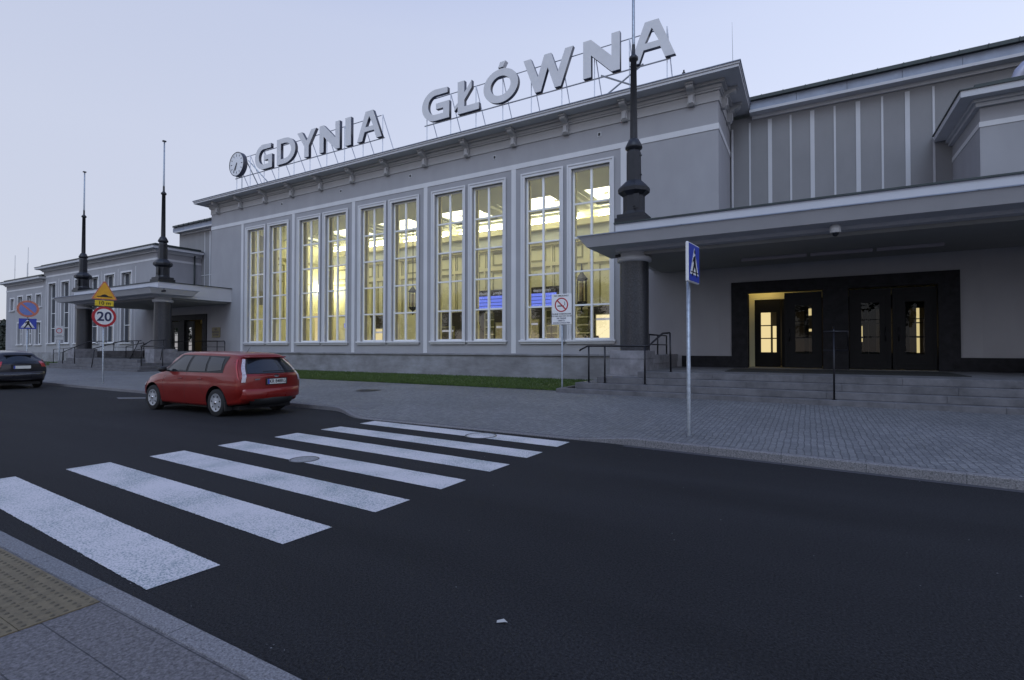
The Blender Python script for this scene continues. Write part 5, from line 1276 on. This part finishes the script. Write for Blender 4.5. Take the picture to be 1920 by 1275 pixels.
def rear_sheet(cs, z0, z1, t0, t1, off, m_, name, parent, bulge=.16, n=14, taper=0, round_=0):
    g = []; r = cs.rows[0]
    def at_z(z):
        for i in range(8, len(r)-1):
            if r[i][2] <= z <= r[i+1][2]: f = (z-r[i][2])/max(1e-6, r[i+1][2]-r[i][2]); return (r[i][0]*(1-f)+r[i+1][0]*f, r[i][1]*(1-f)+r[i+1][1]*f)
        return (r[-8][0], r[-8][1])
    for j in range(9):
        z = z0+(z1-z0)*j/8; x, y = at_z(z); k = j/8
        for i in range(n+1):
            t_ = t0+(t1-t0)*i/n; t2 = t_*(1-taper*k); zz = z
            g.append((x-bulge*(1-abs(t2)**2.4)-off, y*t2, zz))
    a = MB(); a.add(g, [(j*(n+1)+i, j*(n+1)+i+1, (j+1)*(n+1)+i+1, (j+1)*(n+1)+i) for j in range(8) for i in range(n)], 0, True)
    return a.build(name, m_, parent)
for sg in LAMPS: rear_sheet(cs, .80, 1.315, *((.895, .995) if sg > 0 else (-.995, -.895)), .016, M['tail_clear'], 'tail_lamp', rc, n=4)
rear_sheet(cs, .985, 1.325, -.89, .89, .006, M['plastic'], 'rear_window_surround', rc)
rear_sheet(cs, 1.00, 1.30, -.84, .84, .012, M['dark_glass'], 'rear_window', rc)
a = MB(); a.box(-.035, .01, -.50, .42, 0, .022, 0, .006); a.build('wiper', M['plastic'], rc, loc=(-.165, -.05, 1.03))
a = MB(); a.box(.0, .22, -.52, .52, 0, .03, 0, .012); a.build('roof_spoiler', red, rc, loc=(.11, 0, 1.345))
a = MB(); a.box(-.006, .012, -.30, .30, -.075, .075, 0, .004); a.build('plate_recess', M['black'], rc, loc=(-.162, -.02, .80))
pn = MB(); pn.box(-.006, .0, -.26, .26, -.057, .057); pn = pn.build('number_plate', M['plate'], rc, loc=(-.171, -.02, .80))
a = MB(); a.box(-.0015, 0, .215, .26, -.056, .056); a.build('plate_band', M['blue'], pn, loc=(-.0065, 0, 0))
text_mesh('plate_text', 'KR 848RG', .112, M['black'], pn, (-.008, -.02, 0), R(-90), ext=.0008, bold=.0015, sx=.95)
a = MB(); a.lathe([(0, -.006), (.055, 0)], n=20, axis='x'); a.v = [(v[0], v[1]*1.25, v[2]*.55) for v in a.v]; a.build('tailgate_badge', M['chrome'], rc, loc=(-.160, -.02, .925))
a = MB(); a.box(-.004, .004, .36, .55, -.012, .012); a.build('badge_lettering', M['chrome'], rc, loc=(-.125, .0, .86))
# bumper: ledge and dark lower insert
a = MB(); g = []
for j, (z, o_) in enumerate(((.645, .004), (.625, .035), (.50, .042), (.42, .02))):
    for i in range(25):
        t_ = -1+2*i/24; g.append((-.16*(1-abs(t_)**2.4)-o_+(.16 if abs(t_) > .99 else 0), .835*t_*(1.0), z))
a.add(g, [(j*25+i, j*25+i+1, (j+1)*25+i+1, (j+1)*25+i) for j in range(3) for i in range(24)], 0, True); a.build('bumper', red, rc)
a = MB(); g = []
for j, (z, o_) in enumerate(((.43, .024), (.40, .034), (.28, .012), (.25, -.06))):
    for i in range(21):
        t_ = -1+2*i/20; g.append((-.16*(1-abs(t_)**2.4)-o_, .66*t_*(1-.06*j), z))
a.add(g, [(j*21+i, j*21+i+1, (j+1)*21+i+1, (j+1)*21+i) for j in range(3) for i in range(20)], 0, True); a.build('bumper_insert', M['plastic'], rc)
a = MB(); a.box(.2, 4.1, -.72, .72, .16, .26); a.build('underbody', M['black'], rc)
for sg in (-1, 1): cs.side_panel([(3.76, .62), (4.02, .56), (3.98, .66), (3.76, .76)], .012, sg, m_=M['tail_clear'], name='headlight', parent=rc, res=5)
a = MB(); a.tube((.5, 0, 1.475), (.38, 0, 1.60), .006, .004, 6); a.build('aerial', M['plastic'], rc, loc=(.4, 0, 0))

# --- dark hatchback at the left edge
st2 = [(.00, .34, .96, 1.27, .70, .80, .74, .50, .30), (.10, .28, .98, 1.36, .78, .835, .79, .52, .26), (.35, .24, .99, 1.42, .82, .85, .81, .54, .16), (.8, .2, .985, 1.46, .83, .858, .82, .56, .05),
       (1.4, .2, .97, 1.475, .83, .86, .815, .57, .0), (2.0, .2, .95, 1.47, .83, .86, .81, .57, -.02), (2.4, .2, .94, 1.42, .83, .86, .80, .56, -.06), (2.7, .2, .93, 1.25, .83, .855, .80, .56, .02),
       (3.0, .2, .91, 1.03, .82, .85, .79, .55, 0), (3.4, .22, .85, .93, .80, .84, .76, .54, 0), (3.75, .26, .72, .80, .70, .75, .66, .46, 0), (3.88, .32, .62, .68, .58, .62, .56, .38, 0)]
c2_ = CarShape(st2)
dk = carpaint('dark_grey_paint', (.020, .020, .026))
dc = thing('car', 'dark grey hatchback parked at the left edge, seen from behind', 'car', (-27.25, 7.86, 0), R(180))
dc.scale = (1.07, .99, 1.04)
c2_.body(dk, dc, [(.72, .32, .35), (3.20, .32, .35)])
for x in (.72, 3.20):
    for sg in (-1, 1): wheel(dc, x, sg*.75, sg, .30, .19)
for sg in (-1, 1):
    c2_.side_panel([(.62, 1.06), (2.75, .99), (2.25, 1.39), (.66, 1.34)], .006, sg, m_=M['dark_glass'], name='side_window', parent=dc, res=20)
    c2_.side_panel([(.02, .86), (.26, .90), (.32, 1.12), (.12, 1.10)], .014, sg, m_=M['tail_red'], name='tail_lamp', parent=dc, res=5)
    a = MB(); a.lathe([(0, -.09), (.06, -.08), (.085, 0), (.06, .07), (0, .08)], n=10, axis='y'); a.v = [(v[0]*.55, v[1], v[2]*.75) for v in a.v]; a.build('wing_mirror', dk, dc, loc=(2.5, sg*.95, 1.05))
rear_sheet(c2_, 1.0, 1.25, -.88, .88, .008, M['dark_glass'], 'rear_window', dc, taper=.03)
for t0_, t1_ in ((-.99, -.80), (.80, .99)): rear_sheet(c2_, .84, 1.06, t0_, t1_, .014, M['tail_red'], 'tail_lamp', dc, n=5)
a = MB(); a.box(.04, .26, -.42, .42, 0, .025, 0, .01); a.build('roof_spoiler', dk, dc, loc=(.10, 0, 1.285))
a = MB(); a.box(-.006, .012, -.33, .33, -.10, .11, 0, .004); a.build('plate_recess', M['black'], dc, loc=(-.158, 0, .84))
pn = MB(); pn.box(-.006, 0, -.26, .26, -.057, .057); pn = pn.build('number_plate', M['plate'], dc, loc=(-.168, 0, .84))
a = MB(); a.box(-.0015, 0, .215, .26, -.056, .056); a.build('plate_band', M['blue'], pn, loc=(-.0065, 0, 0))
a = MB(); g = []
for j, (z, o_) in enumerate(((.66, .0), (.645, .035), (.50, .045), (.40, .02))):
    for i in range(21): t_ = -1+2*i/20; g.append((-.16*(1-abs(t_)**2.4)-o_+(.14 if abs(t_) > .99 else 0), .80*t_, z))
a.add(g, [(j*21+i, j*21+i+1, (j+1)*21+i+1, (j+1)*21+i) for j in range(3) for i in range(20)], 0, True); a.build('bumper', dk, dc)
a = MB(); a.box(-.205, -.19, -.55, .55, .565, .578, 0, .004); a.build('bumper_trim', M['galv'], dc)
a = MB(); a.box(.2, 3.6, -.68, .68, .16, .26); a.build('underbody', M['black'], dc)
a = MB(); a.box(-.03, .01, -.38, .30, 0, .02, 0, .006); a.build('wiper', M['plastic'], dc, loc=(-.15, -.05, 1.03))

# ------------------------------------------------------------------ far left background
o = thing('distant_house', 'pale lit house beyond the far left end of the station', 'building', (-100, 34, 0))
a = MB(); a.box(-14, 4, 0, 10, 0, 8.5); a.build('wall', mat('house_paint', (.55, .55, .50), .8), o)
a = MB(); a.prism([(-15, 8.5), (5, 8.5), (-5, 11.5)], 'y', -.5, 10.5); a.build('roof', mat('blue_roof', (.05, .07, .16), .6), o)
for x in (-9, -4, 1):
    a = MB(); a.box(x-.7, x+.7, -.04, 0, 4.0, 5.8); a.build('window', M['shop'], o)
hm = mat('hedge_leaf', (.012, .02, .010), .7, 0, .4, 6)
a = MB()
for i in range(9000):
    x = random.uniform(-96, -80); z = random.uniform(0, 4.9); y = 22.5+random.uniform(0, 2.0); s_ = random.uniform(.08, .2)
    d1 = Vector((random.uniform(-1, 1), random.uniform(-1, 1), random.uniform(-1, 1))).normalized(); d2 = d1.orthogonal().normalized()
    p = Vector((x, y, z+.25*math.sin(x*1.7))); a.v += [tuple(p+d1*s_), tuple(p+d2*s_), tuple(p-d1*s_), tuple(p-d2*s_*.6)]; k = len(a.v); a.f.append((k-4, k-3, k-2, k-1)); a.mi.append(0); a.sm.append(False)
a.box(-96, -80, 22.8, 24.2, 0, 4.6)
tag(a.build('hedge', hm, fix=False), 'tall dark hedge at the far left end of the station', 'hedge')
for k, (x, h_, l) in enumerate(((-214, 30.5, 'leftmost thin radio mast above the end wing roof'), (-207, 32.5, 'rightmost and tallest thin radio mast above the end wing roof'), (-211, 28, 'short thin radio mast between two taller ones'))):
    a = MB(); a.tube((0, 0, 0), (0, 0, h_), .10, .06, 6)
    for z in (h_*.75, h_*.85): a.tube((-.5, 0, z), (.5, 0, z), .05, n=4)
    tag(a.build('radio_mast', M['galv'], loc=(x, 60+k, 0)), l, 'mast', 'radio masts far behind the station')

# ------------------------------------------------------------------ street trees across the road (behind the camera, seen in reflections)
leaf_m = mat('leaves', (.022, .035, .012), .6, 0, .4, 3); bark = mat('bark', (.05, .04, .032), .9, 0, .3, 8)
def tree():
    o = thing('street_tree', 'tree', 'tree', (0, 0, 0), 0, 'street trees on the far side of the road behind the viewer')
    a = MB(); a.tube((0, 0, 0), (.1, .05, 3.2), .20, .15, 10); a.tube((.1, .05, 3.2), (.2, .1, 7), .15, .05, 8)
    for k in range(7):
        an = k*2.4; a.tube((.1, .05, 2.8+.45*k), (.1+2.0*math.cos(an), .05+2.0*math.sin(an), 4.6+.5*k), .07, .02, 6)
    a.build('trunk', bark, o)
    a = MB(); cl = [Vector((random.gauss(0, 1.5), random.gauss(0, 1.5), random.uniform(3.2, 9.5))) for _ in range(26)]
    for c in cl:
        rr = random.uniform(.7, 1.3)
        for _ in range(150):
            d = Vector((random.gauss(0, 1), random.gauss(0, 1), random.gauss(0, 1))).normalized()*rr*random.random()**.4; q = c+d
            n = Vector((random.gauss(0, 1), random.gauss(0, 1), random.gauss(0, 1))).normalized(); u = n.orthogonal().normalized(); v = n.cross(u); z = random.uniform(.10, .2)
            a.v += [tuple(q+u*z), tuple(q+v*z*.6), tuple(q-u*z), tuple(q-v*z*.6)]; k = len(a.v); a.f.append((k-4, k-3, k-2, k-1)); a.mi.append(0); a.sm.append(False)
    a.build('crown', leaf_m, o, fix=False); return o
t0 = tree(); places = [-118, -108, -99, -90, -81, -72, -63, -55, -47, -39, -31, -23, -15, -7, 1, 9, 18, 27]
for i, x in enumerate(places):
    q = t0 if i == 0 else copy_tree(t0)
    q.location = (x, -19+random.uniform(-2, 1), 0); q.rotation_euler.z = random.uniform(0, 6); k_ = random.uniform(.9, 1.25); q.scale = (k_*1.15, k_*1.15, k_)
    q['label'] = ['street tree across the road behind the viewer, %s from the left end of its row' % n_ for n_ in ('first','second','third','fourth','fifth','sixth','seventh','eighth','ninth','tenth','eleventh','twelfth','thirteenth','fourteenth','fifteenth','sixteenth','seventeenth','eighteenth')][i]

a = MB()
for i in range(420):
    x = random.uniform(-30, 6); y = random.uniform(1.75, 8.3) if random.random() < .5 else random.choice([1.72+abs(random.gauss(0, .12)), 8.4-abs(random.gauss(0, .25))]); r_ = random.uniform(.003, .0075)
    a.add([(x-r_, y, .001), (x+r_*.4, y-r_*.8, .001), (x+r_, y+r_*.5, .001), (x-.1*r_, y+r_, .001), (x, y, r_*.8)], [(0, 1, 4), (1, 2, 4), (2, 3, 4), (3, 0, 4)])
tag(a.build('grit', mat('grit_stone', (.16, .16, .17), .8), fix=False), 'fine pale grit scattered over the asphalt', 'grit', kind='stuff')
